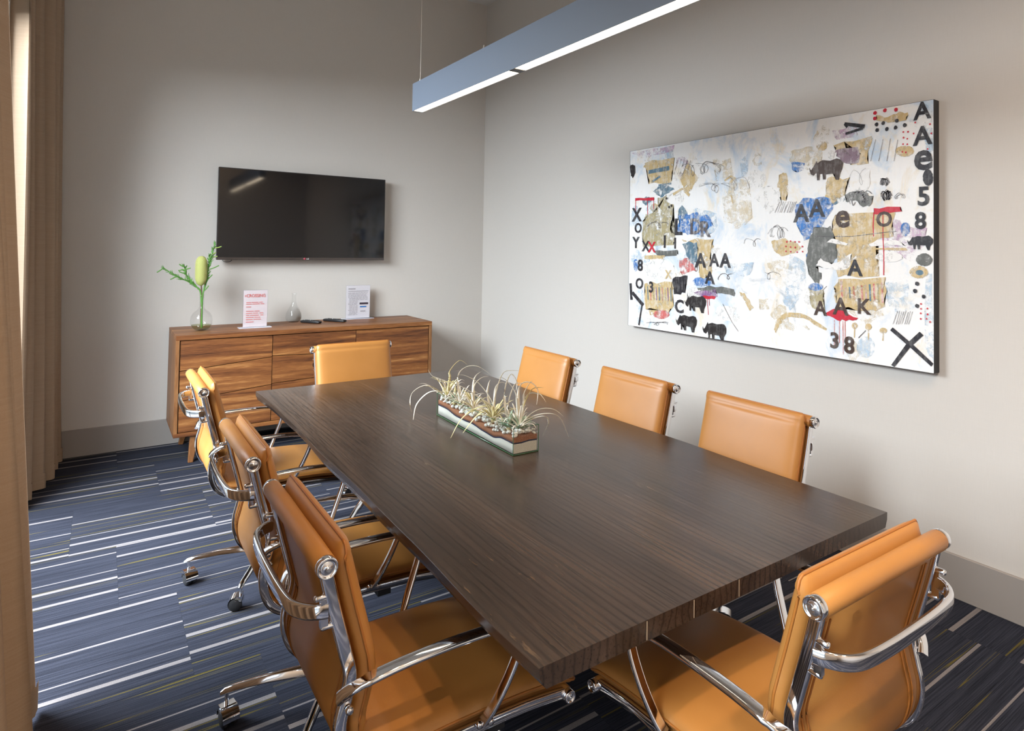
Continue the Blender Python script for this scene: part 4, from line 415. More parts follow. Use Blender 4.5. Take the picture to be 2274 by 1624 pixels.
curtain('curtain', -3.265, -0.95, -0.07, ZC-.04, .055, .17, .06, 'far taupe curtain panel hanging beside the back wall', 2.0, back=(-.46, -.10))
# rings around the added fill lights in the ceiling
for (x, y), where in zip(FILL_LIGHTS, ('right above the camera', 'in the corner behind the camera by the window', 'behind the camera on the painting side')):
    t = tag(empty('fill_light', (x, y, ZC - .02)), 'small round ceiling fitting added as unseen fill light ' + where, 'fill_light', 'added ceiling fill lights')
    MB().lathe([(.072,.0),(.095,.0),(.095,.012),(.085,.02),(.072,.02)], 28).build('trim_ring', CEIL, t)

# ------------------------------------------------------------------ chair
PROF = catmull([Vector((0, s, z)) for s, z in [(0,.86),(.02,.775),(.042,.69),(.053,.64),(.046,.60),(.036,.555),(.040,.51),(.060,.468),(.10,.443),(.17,.436),(.30,.436),(.45,.430),(.555,.418)]], 6)
S0 = 0.30                                  # chair origin sits this far in front of the top roll
def PY(p, x=0.0, dz=0.0): return Vector((x, p.y - S0, p.z + dz))
def prof_normals(P):
    N = []
    for i in range(len(P)):
        t = (P[min(i+1, len(P)-1)] - P[max(i-1, 0)]).normalized()
        N.append(Vector((0, -t.z, t.y)))    # points forward on the back, upward on the seat
    return N
def cushion(path, norm, halfw, thick, lift, nu=18, crown=0.012):
    """padded slab that follows a path; returns cushion mesh builder and the seam loop"""
    n = len(path); front, back = [], []
    for i, (p, nn) in enumerate(zip(path, norm)):
        v = .5 - .5*math.cos(math.pi*i/(n - 1)); ev = 1 - abs(2*v - 1)**14
        fr, bk = [], []; q = max(0.0, (abs(2*v - 1) - .90)/.10); hw = halfw*(1 - .05*q**3)
        for k in range(nu + 1):
            u = math.sin(math.pi*(k/nu - .5)); eu = 1 - abs(u)**16
            e = math.sqrt(max(0, eu)) * math.sqrt(max(0, ev))
            cr = crown * (1 - u*u) * (1 - (2*v-1)**2)
            base = Vector((u*hw, p.y - S0, p.z)) + nn*lift
            fr.append(base + nn*(thick*(.5 + .5*e) + cr*e)); bk.append(base + nn*(thick*(.5 - .5*e)))
        front.append(fr); back.append(bk)
    mb = MB(); mb.loft(front, 0, True, closed=False); mb.loft(back[::-1], 0, True, closed=False)
    seam = [r[0] for r in front] + front[-1][1:-1] + [r[-1] for r in front][::-1] + front[0][1:-1][::-1]
    return mb, seam
def resample(P, i0, i1, n):
    seg = P[i0:i1+1]; L = [0]
    for a, b in zip(seg, seg[1:]): L.append(L[-1] + (b-a).length)
    out = []
    for k in range(n):
        d = L[-1]*(.5 - .5*math.cos(math.pi*k/(n-1))); j = 0
        while j < len(seg)-2 and L[j+1] < d: j += 1
        t = (d - L[j])/max(1e-9, L[j+1]-L[j]); out.append(seg[j].lerp(seg[j+1], min(1, t)))
    return out
HW = 0.232                                  # half distance over the roll ends
def make_chair():
    root = empty('office_chair')
    rx = .203                               # rib centre
    N = prof_normals(PROF)
    # leather sling between the ribs
    mb = MB(); sect = []
    for p, nn in zip(PROF, N):
        a = PY(p) + nn*.002; b = PY(p) - nn*.005
        sect.append([Vector((-rx, a.y, a.z)), Vector((rx, a.y, a.z)), Vector((rx, b.y, b.z)), Vector((-rx, b.y, b.z))])
    mb.loft(sect, 0, True); sl = mb.build('sling', LEATHER, root)
    for sx in (-1, 1):
        for off in (.006, .020):
            sm = MB().tube([Vector((sx*(rx - .014 - off), q.y, q.z)) for q in (PY(p) - nn*.0058 for p, nn in zip(PROF, N))][3:46], .0022, 5)
            sm.build('seam_welt', PIPING, sl)
    # back cushion
    top = [Vector((0, .001, .888)), Vector((0, .003, .874))]
    back = resample(top + [p for p in PROF if p.z > .50 and p.y < .06], 0, len(top) + len([p for p in PROF if p.z > .50 and p.y < .06]) - 1, 26)
    mb, seam = cushion(back, prof_normals(back), .214, .042, .012, crown=.008)
    c = mb.build('back_cushion', LEATHER, root, fix=False); MB().tube(seam, .0028, 6, loop=True).build('piping', PIPING, c)
    # seat cushion
    pts = [p for p in PROF if p.y > .085 and p.z < .46]
    seat = resample([Vector((0, .075, .452))] + pts + [Vector((0, .585, .404))], 0, len(pts)+1, 26)
    mb, seam = cushion(seat, prof_normals(seat), .212, .040, .006, crown=.014)
    c = mb.build('seat_cushion', LEATHER, root, fix=False); MB().tube(seam, .003, 6, loop=True).build('piping', PIPING, c)
    for sx in (-1, 1):                      # double row of stitches along both seat edges
        st = MB()
        for off in (.010, .016):
            for k in range(4, 22):
                a, b = seat[k], seat[k+1]; nn = prof_normals(seat)[k]
                for h in (.1, .6):
                    q = a.lerp(b, h); q2 = a.lerp(b, h+.3)
                    z = .006 + .040*(.5 + .5*math.sqrt(1-abs(1-off/0.212)**10)) + .0006
                    st.box((sx*(0.212-off)-.0008, q.y-S0, q.z+z-.001), (sx*(0.212-off)+.0008, q2.y-S0, q2.z+z+.0008))
        st.build('stitching', PIPING, c)['kind'] = 'stuff'
    # top roll and front roll
    for nm, (cy, cz), r, hw in (('head_roll', (-.004, .862), .0205, .222), ('front_roll', (.565, .410), .015, .218)):
        M = Matrix.Translation((0, cy - S0, cz)) @ Matrix.Rotation(math.pi/2, 4, 'Y')
        rl = MB().lathe([(r*.85,-hw),(r,-hw+.004),(r*1.03,-hw*.5),(r*1.0,0),(r*1.03,hw*.5),(r,hw-.004),(r*.85,hw)], 22, 0, M).build(nm, LEATHER, root)
        for sx in (-1, 1):
            M2 = Matrix.Translation((sx*hw, cy - S0, cz)) @ Matrix.Rotation(sx*math.pi/2, 4, 'Y')
            e = MB(); e.lathe([(r*.2,-.012),(r*.98,-.012),(r*.98,.010),(r*.86,.013),(r*.80,.010),(r*.62,.009)], 22, 0, M2)
            e.lathe([(r*.64,.006),(r*.64,.0085),(r*.5,.010),(r*.16,.010),(r*.14,.013),(r*.04,.014)], 16, 1, M2)
            e.build('end_cap', [CHROME, CHROME_SOFT], rl)
    # ribs
    for sx in (-1, 1):
        pts = [PY(p, sx*(rx + .010)) for p in PROF]
        MB().sweep(pts, rrect(.016, .030, .005), Vector((1,0,0)), 0, True).build('side_rib', CHROME, root) if False else None
        rb = MB(); rings = []
        for p, nn in zip(PROF, N):
            o = PY(p, sx*(rx + .009)); rings.append([o + Vector((a, 0, 0)) + nn*(b - .004) for a, b in rrect(.014, .024, .004)])
        rb.loft(rings, 0, True).build('side_rib', CHROME, root)
        # armrest loop
        arm = [(.026,.612,.222),(.034,.628,.236),(.050,.642,.250),(.085,.653,.257),(.15,.659,.259),(.25,.660,.259),(.33,.656,.259),(.378,.645,.259),(.402,.622,.258),(.398,.588,.256),(.380,.540,.250),(.362,.500,.242),(.346,.466,.232),(.334,.444,.222)]
        path = catmull([Vector((sx*x, s - S0, z)) for s, z, x in arm], 5)
        ab = MB(); rings = []; n = len(path)
        for i, p in enumerate(path):
            t = (path[min(i+1,n-1)] - path[max(i-1,0)]).normalized(); sd = Vector((1,0,0)); sd = (sd - t*sd.dot(t)).normalized(); nn = sd.cross(t)
            w = .030 if 12 < i < 42 else .025
            rings.append([p + sd*a + nn*b for a, b in rrect(w, .012, .0055)])
        am = ab.loft(rings, 0, True).build('armrest', CHROME, root)
        for (s, z, dz) in ((.040,.612,0),(.045,.585,0),(.325,.443,0),(.352,.440,0)):
            M = Matrix.Translation((sx*(rx + .018), s - S0, z)) @ Matrix.Rotation(sx*math.pi/2, 4, 'Y')
            MB().lathe([(.008,0),(.008,.006),(.006,.0095),(.001,.010)], 10, 0, M).build('bolt', CHROME, am)
    # back spreader with its clamps
    path = catmull([Vector((x, s - S0, z)) for x, s, z in [(-.216,.004,.777),(-.210,-.014,.777),(-.190,-.036,.776),(-.155,-.050,.775),(-.08,-.055,.774),(0,-.056,.774),(.08,-.055,.774),(.155,-.050,.775),(.190,-.036,.776),(.210,-.014,.777),(.216,.004,.777)]], 5)
    sp = MB().sweep(path, rrect(.013, .029, .006), Vector((0,0,1)), 0, True).build('back_spreader', CHROME, root)
    for sx in (-1, 1):
        b = MB()
        for dz, ds in ((.026,.000), (-.030,.012)):
            M = Matrix.Translation((sx*.213, ds - S0 - .010, .777 + dz)) @ Matrix.Rotation(math.pi/2, 4, 'X')
            b.lathe([(.006,-.012),(.006,.008),(.0045,.011),(.001,.012)], 10, 0, M)
        b.box((sx*.213-.005, -.010 - S0, .748), (sx*.213+.005, .004 - S0, .803))
        b.build('clamp', CHROME, sp)
    # under-seat mechanism, column, star base
    m = MB(); m.box((-.205, .24-S0, .395), (.205, .28-S0, .425)); m.box((-.205, .36-S0, .395), (.205, .40-S0, .423)); m.box((-.065, .20-S0, .345), (.065, .42-S0, .398))
    m.tube([(.06,.30-S0,.37),(.20,.30-S0,.372),(.215,.30-S0,.365)], .007, 8)
    m.lathe([(.0,.30),(.035,.30),(.045,.345),(.0,.345)], 16)
    m.build('tilt_mechanism', BLACK, root)
    MB().lathe([(.0,.10),(.028,.10),(.028,.24),(.019,.245),(.019,.345),(.0,.345)], 18).build('gas_column', CHROME_SOFT, root)
    base = empty('star_base', parent=root)
    MB().lathe([(.0,.072),(.038,.072),(.044,.10),(.040,.145),(.030,.155),(.0,.155)], 20).build('hub', CHROME, base)
    for k in range(5):
        a = math.radians(72*k); ca, sa = math.cos(a), math.sin(a)
        lg = MB(); rings = []
        for r, z, w, h in ((.025,.118,.040,.056),(.10,.120,.034,.046),(.20,.116,.028,.034),(.29,.106,.023,.024),(.318,.101,.022,.022),(.330,.092,.018,.012)):
            o = Vector((ca*r, sa*r, z)); sd = Vector((-sa, ca, 0))
            rings.append([o + sd*(w*.5*q) + Vector((0,0,h*p)) for q, p in ((-.55,.0),(-1,-.45),(-1,-.5),(1,-.5),(1,-.45),(.55,.0),(.2,.08),(-.2,.08))])
        lg.loft(rings, 0, True)
        o = Vector((ca*.312, sa*.312, 0)); sw = Matrix.Translation(o) @ Matrix.Rotation(a + (1.1, -.7, .5, 2.0, -1.4)[k], 4, 'Z')
        lg.lathe([(.006,.05),(.006,.095)], 8, 0, Matrix.Translation(o))
        ly = lg.build('base_leg', CHROME, base)
        cs = MB()
        hood = []
        for j in range(11):                 # chrome half-hood over the twin wheels
            t = math.pi*(j/10)*1.05 - .1
            hood.append([sw @ Vector((.018 + .029*math.cos(t), y, .027 + .029*math.sin(t))) for y in (-.024,-.021,.021,.024)])
        cs.loft(hood, 0, True, closed=False)
        cs.box((-.006,-.022,.040), (.018,.022,.058), 0, sw)
        for y0, y1 in ((-.022,-.005), (.005,.022)):
            M = sw @ Matrix.Translation((.018, 0, .0265)) @ Matrix.Rotation(math.pi/2, 4, 'X')
            cs.lathe([(.004,y0),(.022,y0),(.0265,y0+.004),(.0265,y1-.004),(.022,y1),(.004,y1)], 18, 1, M)
        cs.build('caster', [CHROME, RUBBER], ly)
    return root
# star_base is an Empty and its legs carry the casters; flatten to keep chair > part > sub-part
def flatten(root):
    b = [c for c in root.children if c.name.startswith('star_base')][0]
    for c in list(b.children): c.parent = root
    bpy.data.objects.remove(b)
proto = make_chair(); flatten(proto)
# (x, y, heading, base swivel in degrees, label): heading 0 faces +y
CHAIRS = [
 (-2.354, -3.885, -90, 42, 'tan leather chair on the window side, nearest the camera on that side'),
 (-2.360, -3.235, -90, 39, 'tan leather chair in the middle of the three on the window side'),
 (-2.362, -2.262, -90, 42, 'tan leather chair on the window side, closest to the sideboard'),
 (-1.283, -2.495, 90, 56, 'tan leather chair on the painting side, closest to the room corner'),
 (-1.290, -3.185, 90, 45, 'tan leather chair in the middle of the three on the painting side'),
 (-1.268, -3.805, 90, 10, 'tan leather chair on the painting side below the large canvas, nearest the camera'),
 (-1.800, -1.950, 180, 54, 'tan leather chair at the far table end in front of the sideboard'),
 (-1.797, -4.378, 0, 12, 'tan leather chair at the near table end with its back to the camera'),
]
for i, (x, y, hd, sw, lab) in enumerate(CHAIRS):
    c = proto if i == 0 else copy_tree(proto)
    c.location = (x, y, 0); c.rotation_euler = (0, 0, math.radians(hd)); tag(c, lab, 'chair', 'tan leather office chairs around the table')
    for ch in c.children:
        if ch.name.split('.')[0] in ('base_leg', 'hub'): ch.rotation_euler = (0, 0, math.radians(sw))

# ------------------------------------------------------------------ table
table = tag(empty('conference_table', (-1.80, -3.20, 0)), 'dark stained plank conference table with live edges', 'table')
TX0, TX1, TY0, TY1, TZ, TT = -2.377, -1.219, -4.402, -1.995, .740, .040
edges = [TX0, -2.132, -1.999, -1.855, -1.700, -1.560, -1.415, TX1]
rt = random.Random(5)
def wob(y, s): return .006*math.sin(2.1*y + s) + .004*math.sin(5.3*y + 2*s) + .002*math.sin(11*y + s)
for i in range(len(edges) - 1):
    a, b = edges[i], edges[i+1]; mb = MB(); rings = []; ny = 40 if i in (0, len(edges)-2) else 2
    for j in range(ny + 1):
        y = TY0 + (TY1 - TY0)*j/ny
        xa, xb = a + .00005, b - .00005; ca = .001 if i == 0 else 0; cb_ = .001 if i == len(edges)-2 else 0
        if i == 0: xa = a + wob(y, 1.0)
        if i == len(edges)-2: xb = b + wob(y, 4.0)
        ua = .012 + .004*math.sin(4*y) if i == 0 else 0; ub = .012 + .004*math.sin(3*y) if i == len(edges)-2 else 0
        pr = [(xa, TZ - .001), (xa + ca, TZ), (xb - cb_, TZ), (xb, TZ - .001), (xb - ub*.1, TZ - TT*.5), (xb - ub, TZ - TT), (xa + ua, TZ - TT), (xa + ua*.1, TZ - TT*.5)]
        rings.append([Vector((x + 1.80, y + 3.20, z)) for x, z in pr])
    mb.loft(rings, 0, False); mb.build('plank', TABLE, table)
for x in (-2.132, -1.999, -1.855):
    MB().box((x - .0012 + 1.8, TY0 + 3.2 - .0004, TZ - TT + .002), (x + .0012 + 1.8, TY0 + 3.2 + .01, TZ - .002)).build('joint_filler', mat('pale_filler', (0.36,0.27,0.18), 0.6), table)
for y in (-2.55, -3.42):
    lg = MB(); lg.box((-.12, y + 3.2 - .04, .03), (.12, y + 3.2 + .04, TZ - TT)); lg.box((-.17, y + 3.2 - .05, 0), (.17, y + 3.2 + .05, .03)); lg.build('leg', TABLE, table, bevel=.004)

# ------------------------------------------------------------------ planter on the table
planter = tag(empty('glass_planter', (-1.781, -3.151, TZ + .0012)), 'long glass box planter of layered sand with air plants on the table', 'planter')
planter.rotation_euler = (0, 0, math.radians(-1.0))
PW, PL, PH, PG = .104, .618, .092, .004
g = MB()
for a, b in (((-PW/2,-PL/2,0),(PW/2,PL/2,PG)), ((-PW/2,-PL/2,PG),(-PW/2+PG,PL/2,PH)), ((PW/2-PG,-PL/2,PG),(PW/2,PL/2,PH)), ((-PW/2+PG,-PL/2,PG),(PW/2-PG,-PL/2+PG,PH)), ((-PW/2+PG,PL/2-PG,PG),(PW/2-PG,PL/2,PH))): g.box(a, b)
box_ob = g.build('glass_box', GREENGLASS, planter)
e = MB()
for z in (.0008, PH):
    e.tube([(-PW/2,-PL/2,z),(PW/2,-PL/2,z),(PW/2,PL/2,z),(-PW/2,PL/2,z)], .0016 if z < .01 else .0011, 5, loop=True)
for x in (-1, 1):
    for y in (-1, 1): e.tube([(x*PW/2,y*PL/2,0),(x*PW/2,y*PL/2,PH)], .0011, 5, up=Vector((1,0,0)))
e.build('glass_edge', GREENEDGE, box_ob)
def prof1(tab, t):
    for (a, va), (b, vb) in zip(tab, tab[1:]):
        if a <= t <= b:
            k = (t-a)/(b-a); k = k*k*(3-2*k); return va + (vb-va)*k
    return tab[-1][1]
SANDT = [(0,.44),(.12,.45),(.28,.34),(.40,.34),(.50,.37),(.65,.30),(.77,.27),(.87,.40),(1,.40)]
BROWNT = [(0,.64),(.12,.64),(.28,.54),(.40,.50),(.50,.52),(.65,.46),(.77,.46),(.87,.57),(1,.60)]
def layer(name, lo, hi, m):
    mb = MB(); rings = []; ix = PW/2 - PG - .0004; iy = PL/2 - PG - .0004
    for j in range(41):
        t = j/40; y = iy - 2*iy*t; zl, zh = lo(t), hi(t)
        ring = []
        for x in (-ix, -ix/3, ix/3, ix): ring.append(Vector((x, y, zl + (0 if lo(0) == PG else .002*math.sin(60*x)))))
        for x in (ix, ix/3, -ix/3, -ix): ring.append(Vector((x, y, zh + .002*math.sin(60*x))))
        rings.append(ring)
    mb.loft(rings, 0, True); return mb.build(name, m, planter)
def grain(name, c1, c2, sc=500):
    m = mat(name, c1, 0.9, spec=0.2); t = NT(m); n = t.noise(t.coord('Object'), sc, 3, 0.8); t.col(t.mix(t.ramp(n, [(0.35,(0,0,0)),(0.65,(1,1,1))]), c1, c2)); t.bump(n, 0.6, 0.002); return m
layer('white_sand', lambda t: PG, lambda t: PH*prof1(SANDT, t), grain('white_sand', (0.58,0.56,0.50), (0.76,0.75,0.70)))
layer('blue_sand', lambda t: PH*prof1(SANDT, t), lambda t: PH*(prof1(SANDT, t) + .055), grain('blue_sand', (0.006,0.012,0.05), (0.012,0.03,0.09)))
layer('brown_gravel', lambda t: PH*(prof1(SANDT, t) + .055), lambda t: PH*(prof1(BROWNT, t) + .04), grain('brown_gravel', (0.20,0.075,0.035), (0.48,0.22,0.13), 380))
pb = MB(); rp = random.Random(2)
for k in range(460):
    x, y = max(-.044, min(.044, rp.uniform(-.055, .055))), max(-.300, min(.300, rp.uniform(-.31, .31))); t = .5 - y/.60
    z = PH*(prof1(BROWNT, min(1,max(0,t))) + .04) + rp.uniform(.001, .018) + .008*(1 - abs(x)/.05); r = rp.uniform(.0045, .0095)
    M = Matrix.Translation((x, y, z)) @ Matrix.Rotation(rp.uniform(0,6), 4, 'Z') @ Matrix.Diagonal((r*rp.uniform(.8,1.2), r*rp.uniform(.7,1), r*.75, 1))
    pb.lathe([(.05,-1),(.72,-.68),(1,0),(.72,.68),(.05,1)], 7, 0, M)
o = pb.build('pebbles', mat('white_pebble', (0.78,0.79,0.75), 0.6), planter, fix=False); o['kind'] = 'stuff'
LEAF_MATS = []
for nm, a, b in (('silver_leaf', (0.72,0.69,0.56), (0.90,0.87,0.78)), ('yellow_leaf', (0.60,0.50,0.20), (0.78,0.72,0.44)), ('sage_leaf', (0.22,0.33,0.22), (0.50,0.60,0.46)), ('blush_leaf', (0.76,0.68,0.54), (0.90,0.84,0.74))):
    m = mat(nm, a, 0.6); t = NT(m); t.col(t.mix(t.noise(t.coord('Object', rnd=7), 22, 3), a, b)); LEAF_MATS.append(m)
def leaf_mesh(path, w, up=Vector((0,0,1))):
    mb = MB(); P = catmull(path, 6); n = len(P); rings = []
    for i, p in enumerate(P):
        t = (P[min(i+1,n-1)] - P[max(i-1,0)]).normalized(); sd = t.cross(up)
        if sd.length < .05: sd = t.cross(Vector((0,1,0)))
        sd.normalize(); nn = sd.cross(t); k = (1 - (i/(n-1))**1.6)*.92 + .08
        a = w*k; rings.append([p - sd*a + nn*a*.45, p - nn*a*.18, p + sd*a + nn*a*.45, p + nn*a*.10])
    mb.loft(rings, 0, True); return mb
Minv = (Matrix.Translation((-1.781, -3.151, TZ)) @ Matrix.Rotation(math.radians(-1.0), 4, 'Z')).inverted()
plants = []
for k, c in enumerate(PLANT_CENTRES):
    lc = Minv @ Vector(c); lc.x = max(-.03, min(.035, lc.x)); lc.y = max(-.27, min(.27, lc.y)); lc.z = .072
    pl = MB().lathe([(.001,-.012),(.009,-.006),(.011,.004),(.004,.014)], 8, 0, Matrix.Translation(lc)).build('air_plant', LEAF_MATS[1], planter)
    plants.append((pl, lc))
    n, ln, mi = [(24,.13,1),(22,.115,0),(22,.11,1),(24,.12,1),(30,.062,2),(24,.115,0),(18,.06,2),(22,.05,2)][k]
    for j in range(n):
        a = 2*math.pi*j/n + rp.uniform(-.3,.3) + k; el = rp.uniform(.5, 1.4) if mi != 2 else rp.uniform(.35, 1.5); L = ln*rp.uniform(.65, 1.15)
        d = Vector((math.cos(a)*math.cos(el), math.sin(a)*math.cos(el), math.sin(el))); h = Vector((math.cos(a), math.sin(a), 0)); dr = rp.uniform(.2, .6) if mi != 2 else .08
        path = [lc, lc + d*L*.4, lc + d*L*.75 + h*L*.12*dr*2 - Vector((0,0,L*.18*dr)), lc + d*L*.95 + h*L*.35*dr - Vector((0,0,L*.6*dr))]
        for q in path:
            q.z = max(q.z, .012)
        leaf_mesh(path, rp.uniform(.0036,.0056) if mi != 2 else .008).build('leaf', LEAF_MATS[mi if rp.random() < .6 else (3 if mi != 2 else 2)], pl, fix=False)
for path in HERO_LEAVES:
    q = [Minv @ Vector(p) for p in path]
    for z in q: z.z = max(z.z, .008)
    pl, lc = min(plants, key=lambda a: (a[1] - q[0]).length)
    leaf_mesh(([lc] if (q[0]-lc).length > .02 else []) + q, .0062).build('leaf', LEAF_MATS[RND.choice((0,0,3,1))], pl, fix=False)

# ------------------------------------------------------------------ sideboard
sbx0, sbx1, sby0, sby1, sbz0, sbz1 = -2.596, -.773, -.543, -.020, .177, .843
sb = tag(empty('sideboard', ((sbx0+sbx1)/2, (sby0+sby1)/2, 0)), 'long acacia wood sideboard with slanted drawer fronts under the television', 'sideboard')
def sbm(mb): 
    mb.v = [(x - (sbx0+sbx1)/2, y - (sby0+sby1)/2, z) for x, y, z in mb.v]; return mb
T = .032
sbm(MB().box((sbx0, sby0, sbz1-T), (sbx1, sby1, sbz1))).build('top_panel', ACACIA, sb, bevel=.0015)
sbm(MB().box((sbx0, sby0, sbz0), (sbx1, sby1, sbz0+.026))).build('bottom_panel', ACACIA, sb, bevel=.0015)
for x0, x1 in ((sbx0, sbx0+.022), (sbx1-.022, sbx1)):
    sbm(MB().box((x0, sby0, sbz0+.026), (x1, sby1, sbz1-T))).build('side_panel', ACACIA_Z, sb, bevel=.001)
sbm(MB().box((sbx0+.022, sby1-.012, sbz0+.026), (sbx1-.022, sby1, sbz1-T))).build('back_panel', DARKGAP, sb)
sbm(MB().box((sbx0+.022, sby0+.03, sbz0+.026), (sbx1-.022, sby0+.05, sbz1-T))).build('inner_carcass', DARKGAP, sb)
zb, zt = sbz0+.028, sbz1-T-.003; c0, c1, c2, c3 = sbx0+.025, -1.998, -1.400, sbx1-.025
def front(name, xa, xb, la, lb, ha, hb):
    """slab whose lower/upper edges run from (la, ha) at xa to (lb, hb) at xb"""
    g = .0022; mb = MB(); y0, y1 = sby0+.006, sby0+.028; xa += g; xb -= g
    v = [(xa,y0,la+g),(xb,y0,lb+g),(xb,y1,lb+g),(xa,y1,la+g),(xa,y0,ha-g),(xb,y0,hb-g),(xb,y1,hb-g),(xa,y1,ha-g)]
    mb.add(v, [(0,3,2,1),(4,5,6,7),(0,1,5,4),(1,2,6,5),(2,3,7,6),(3,0,4,7)]); return sbm(mb).build(name, ACACIA, sb, bevel=.0008)
front('drawer_front', c0, c1, .607, .656, zt, zt); front('drawer_front', c0, c1, .411, .462, .607, .656); front('drawer_front', c0, c1, zb, zb, .411, .462)
front('drawer_front', c1, c2, .663, .642, zt, zt); front('drawer_front', c1, c2, .468, .492, .663, .642); front('drawer_front', c1, c2, zb, zb, .468, .492)
front('door', c2, c3, zb, zb, zt, zt)
for fx, fy, dx, dy in ((-2.47,-.50,-.020,-.02), (-2.47,-.09,-.035,.03), (-.90,-.50,.020,-.02), (-.90,-.09,.020,.02)):
    mb = MB(); rings = []
    for z, k in ((0, .030), (sbz0, .050)):
        ox, oy = (fx + dx*(1 - z/sbz0), fy + dy*(1 - z/sbz0)); rings.append([Vector((ox + a*k/2, oy + b*k/2, z)) for a, b in ((-1,-1),(1,-1),(1,1),(-1,1))])
    mb.loft(rings, 0, False); sbm(mb).build('leg', ACACIA_Z, sb, bevel=.003)

# things on the sideboard
ST = sbz1
def flask_shell(mb, prof, seg=28, m=0):
    inner = [(max(r - .0022, .0006), z + (.003 if i == 0 else 0)) for i, (r, z) in enumerate(prof)]
    return mb.lathe(prof + inner[::-1], seg, m)
vase = tag(empty('bud_vase', (-2.424, -.300, ST)), 'round clear glass vase holding a yellow banksia stem on the sideboard', 'vase')
vp = [(.030,.0),(.046,.006),(.060,.022),(.069,.045),(.0715,.070),(.068,.096),(.055,.120),(.034,.138),(.021,.150),(.0175,.165),(.0170,.21),(.0180,.240),(.0205,.250)]
flask_shell(MB(), vp).build('glass_body', GLASS, vase)
MB().lathe([(.001,.004),(.042,.008),(.055,.020),(.0635,.038),(.001,.038)], 24).build('water', clear_mat('vase_water', (0.86,0.88,0.72), 0.06), vase)
stems = tag(empty('banksia_stem', (-2.424, -.300, ST + .006)), 'banksia flower with green needle branches in the round vase', 'flowers')
def L3(x, z, y=-.30): return Vector((x + 2.424, y + .300, z - ST - .006))
GREEN = mat('needle_green', (0.10,0.27,0.045), 0.55); LIME = mat('new_growth_green', (0.34,0.48,0.10), 0.55); BARK = mat('stem_brown', (0.13,0.085,0.05), 0.7)
def branch(pts, r0=.0058, n=52, nl=.028, name='branch', y=-.30, tip=True):
    P = catmull([L3(*p) for p in pts], 8); k = len(P)
    b = MB().tube(P, r0, 7, scale=[1 - .55*i/(k-1) for i in range(k)]).build(name, GREEN, stems)
    nd = MB(); rb = random.Random(len(pts)*7 + int(abs(pts[-1][0])*100))
    for j in range(n):
        t = .42 + .58*j/(n-1); q = P[min(k-1, int(t*(k-1)))]; d = (P[min(k-1, int(t*(k-1))+1)] - P[max(0, int(t*(k-1))-1)]).normalized()
        a = rb.uniform(0, 6.28); s = d.cross(Vector((0,1,0))).normalized(); w = d.cross(s)
        dv = (d*rb.uniform(.5,1.1) + s*math.cos(a)*.6 + w*math.sin(a)*.6).normalized(); ll = nl*rb.uniform(.6,1.2)
        nd.tube([q, q + dv*ll*.6, q + dv*ll + Vector((0,0,.002))], .0024, 4, scale=[1,1,.4])
    nd.build('needles', GREEN, b)['kind'] = 'stuff'
    return b
for pts in ([(-2.426,.86),(-2.430,1.09),(-2.47,1.155),(-2.54,1.20),(-2.586,1.222),(-2.663,1.281)], [(-2.42,.86),(-2.432,1.09),(-2.455,1.14),(-2.496,1.191),(-2.528,1.24),(-2.538,1.289)],
            [(-2.424,.86),(-2.420,1.08),(-2.400,1.20),(-2.385,1.30),(-2.372,1.37),(-2.351,1.448)], [(-2.422,.86),(-2.420,1.08),(-2.402,1.17),(-2.392,1.25),(-2.387,1.30),(-2.386,1.368)]): branch(pts)
for a, b in (((-2.663,1.281),(-2.701,1.25)), ((-2.538,1.285),(-2.57,1.306)), ((-2.538,1.27),(-2.50,1.279)), ((-2.545,1.27),(-2.575,1.262)), ((-2.586,1.222),(-2.621,1.201)), ((-2.38,1.27),(-2.323,1.297)), ((-2.40,1.19),(-2.364,1.232)), ((-2.41,1.12),(-2.385,1.155)), ((-2.352,1.42),(-2.311,1.432)), ((-2.37,1.375),(-2.345,1.39)), ((-2.372,1.355),(-2.335,1.362)), ((-2.53,1.24),(-2.57,1.255))):
    MB().tube(catmull([L3(*a), L3((a[0]+b[0])/2, (a[1]+b[1])/2 - .002), L3(*b)], 3), .0040, 6).build('twig', LIME if b[0] > -2.36 and b[1] > 1.3 else GREEN, stems)
MB().tube([L3(-2.428,.86), L3(-2.428,1.10), L3(-2.432,1.16)], .005, 8).build('flower_stalk', BARK, stems)
cone = MB().lathe([(.008,1.155),(.027,1.168),(.034,1.195),(.036,1.25),(.036,1.30),(.032,1.335),(.020,1.357),(.003,1.363)], 20, 0, Matrix.Translation((-2.434 + 2.424, 0, -ST - .006))).build('banksia_head', mat('banksia_core', (0.42,0.44,0.14), 0.8), stems)
sp = MB(); rb = random.Random(9)
for j in range(620):
    t = (j + .5)/620; z = 1.165 + t*.195; a = j*2.39996; rad = .035*math.sqrt(max(.05, 1 - abs(2*t-1)**4))
    d = Vector((math.cos(a), math.sin(a), .35)); q = L3(-2.434, z) + Vector((math.cos(a)*rad, math.sin(a)*rad, 0))
    sp.tube([q - d*.004, q + d*.006], .0016, 3, scale=[1,.5])
sp.build('florets', mat('banksia_yellow', (0.66,0.64,0.26), 0.7), cone, fix=False)['kind'] = 'stuff'

fl = tag(MB().lathe([(.001,0)], 3).build('x', GLASS) if False else flask_shell(MB(), [(.036,0),(.050,.006),(.058,.024),(.060,.045),(.055,.072),(.043,.098),(.030,.122),(.020,.146),(.0165,.165),(.016,.205),(.019,.222),(.022,.228)]).build('glass_carafe', GLASS), 'empty clear glass carafe with flared lip between the two signs', 'carafe')
fl.location = (-1.755, -.095, ST)

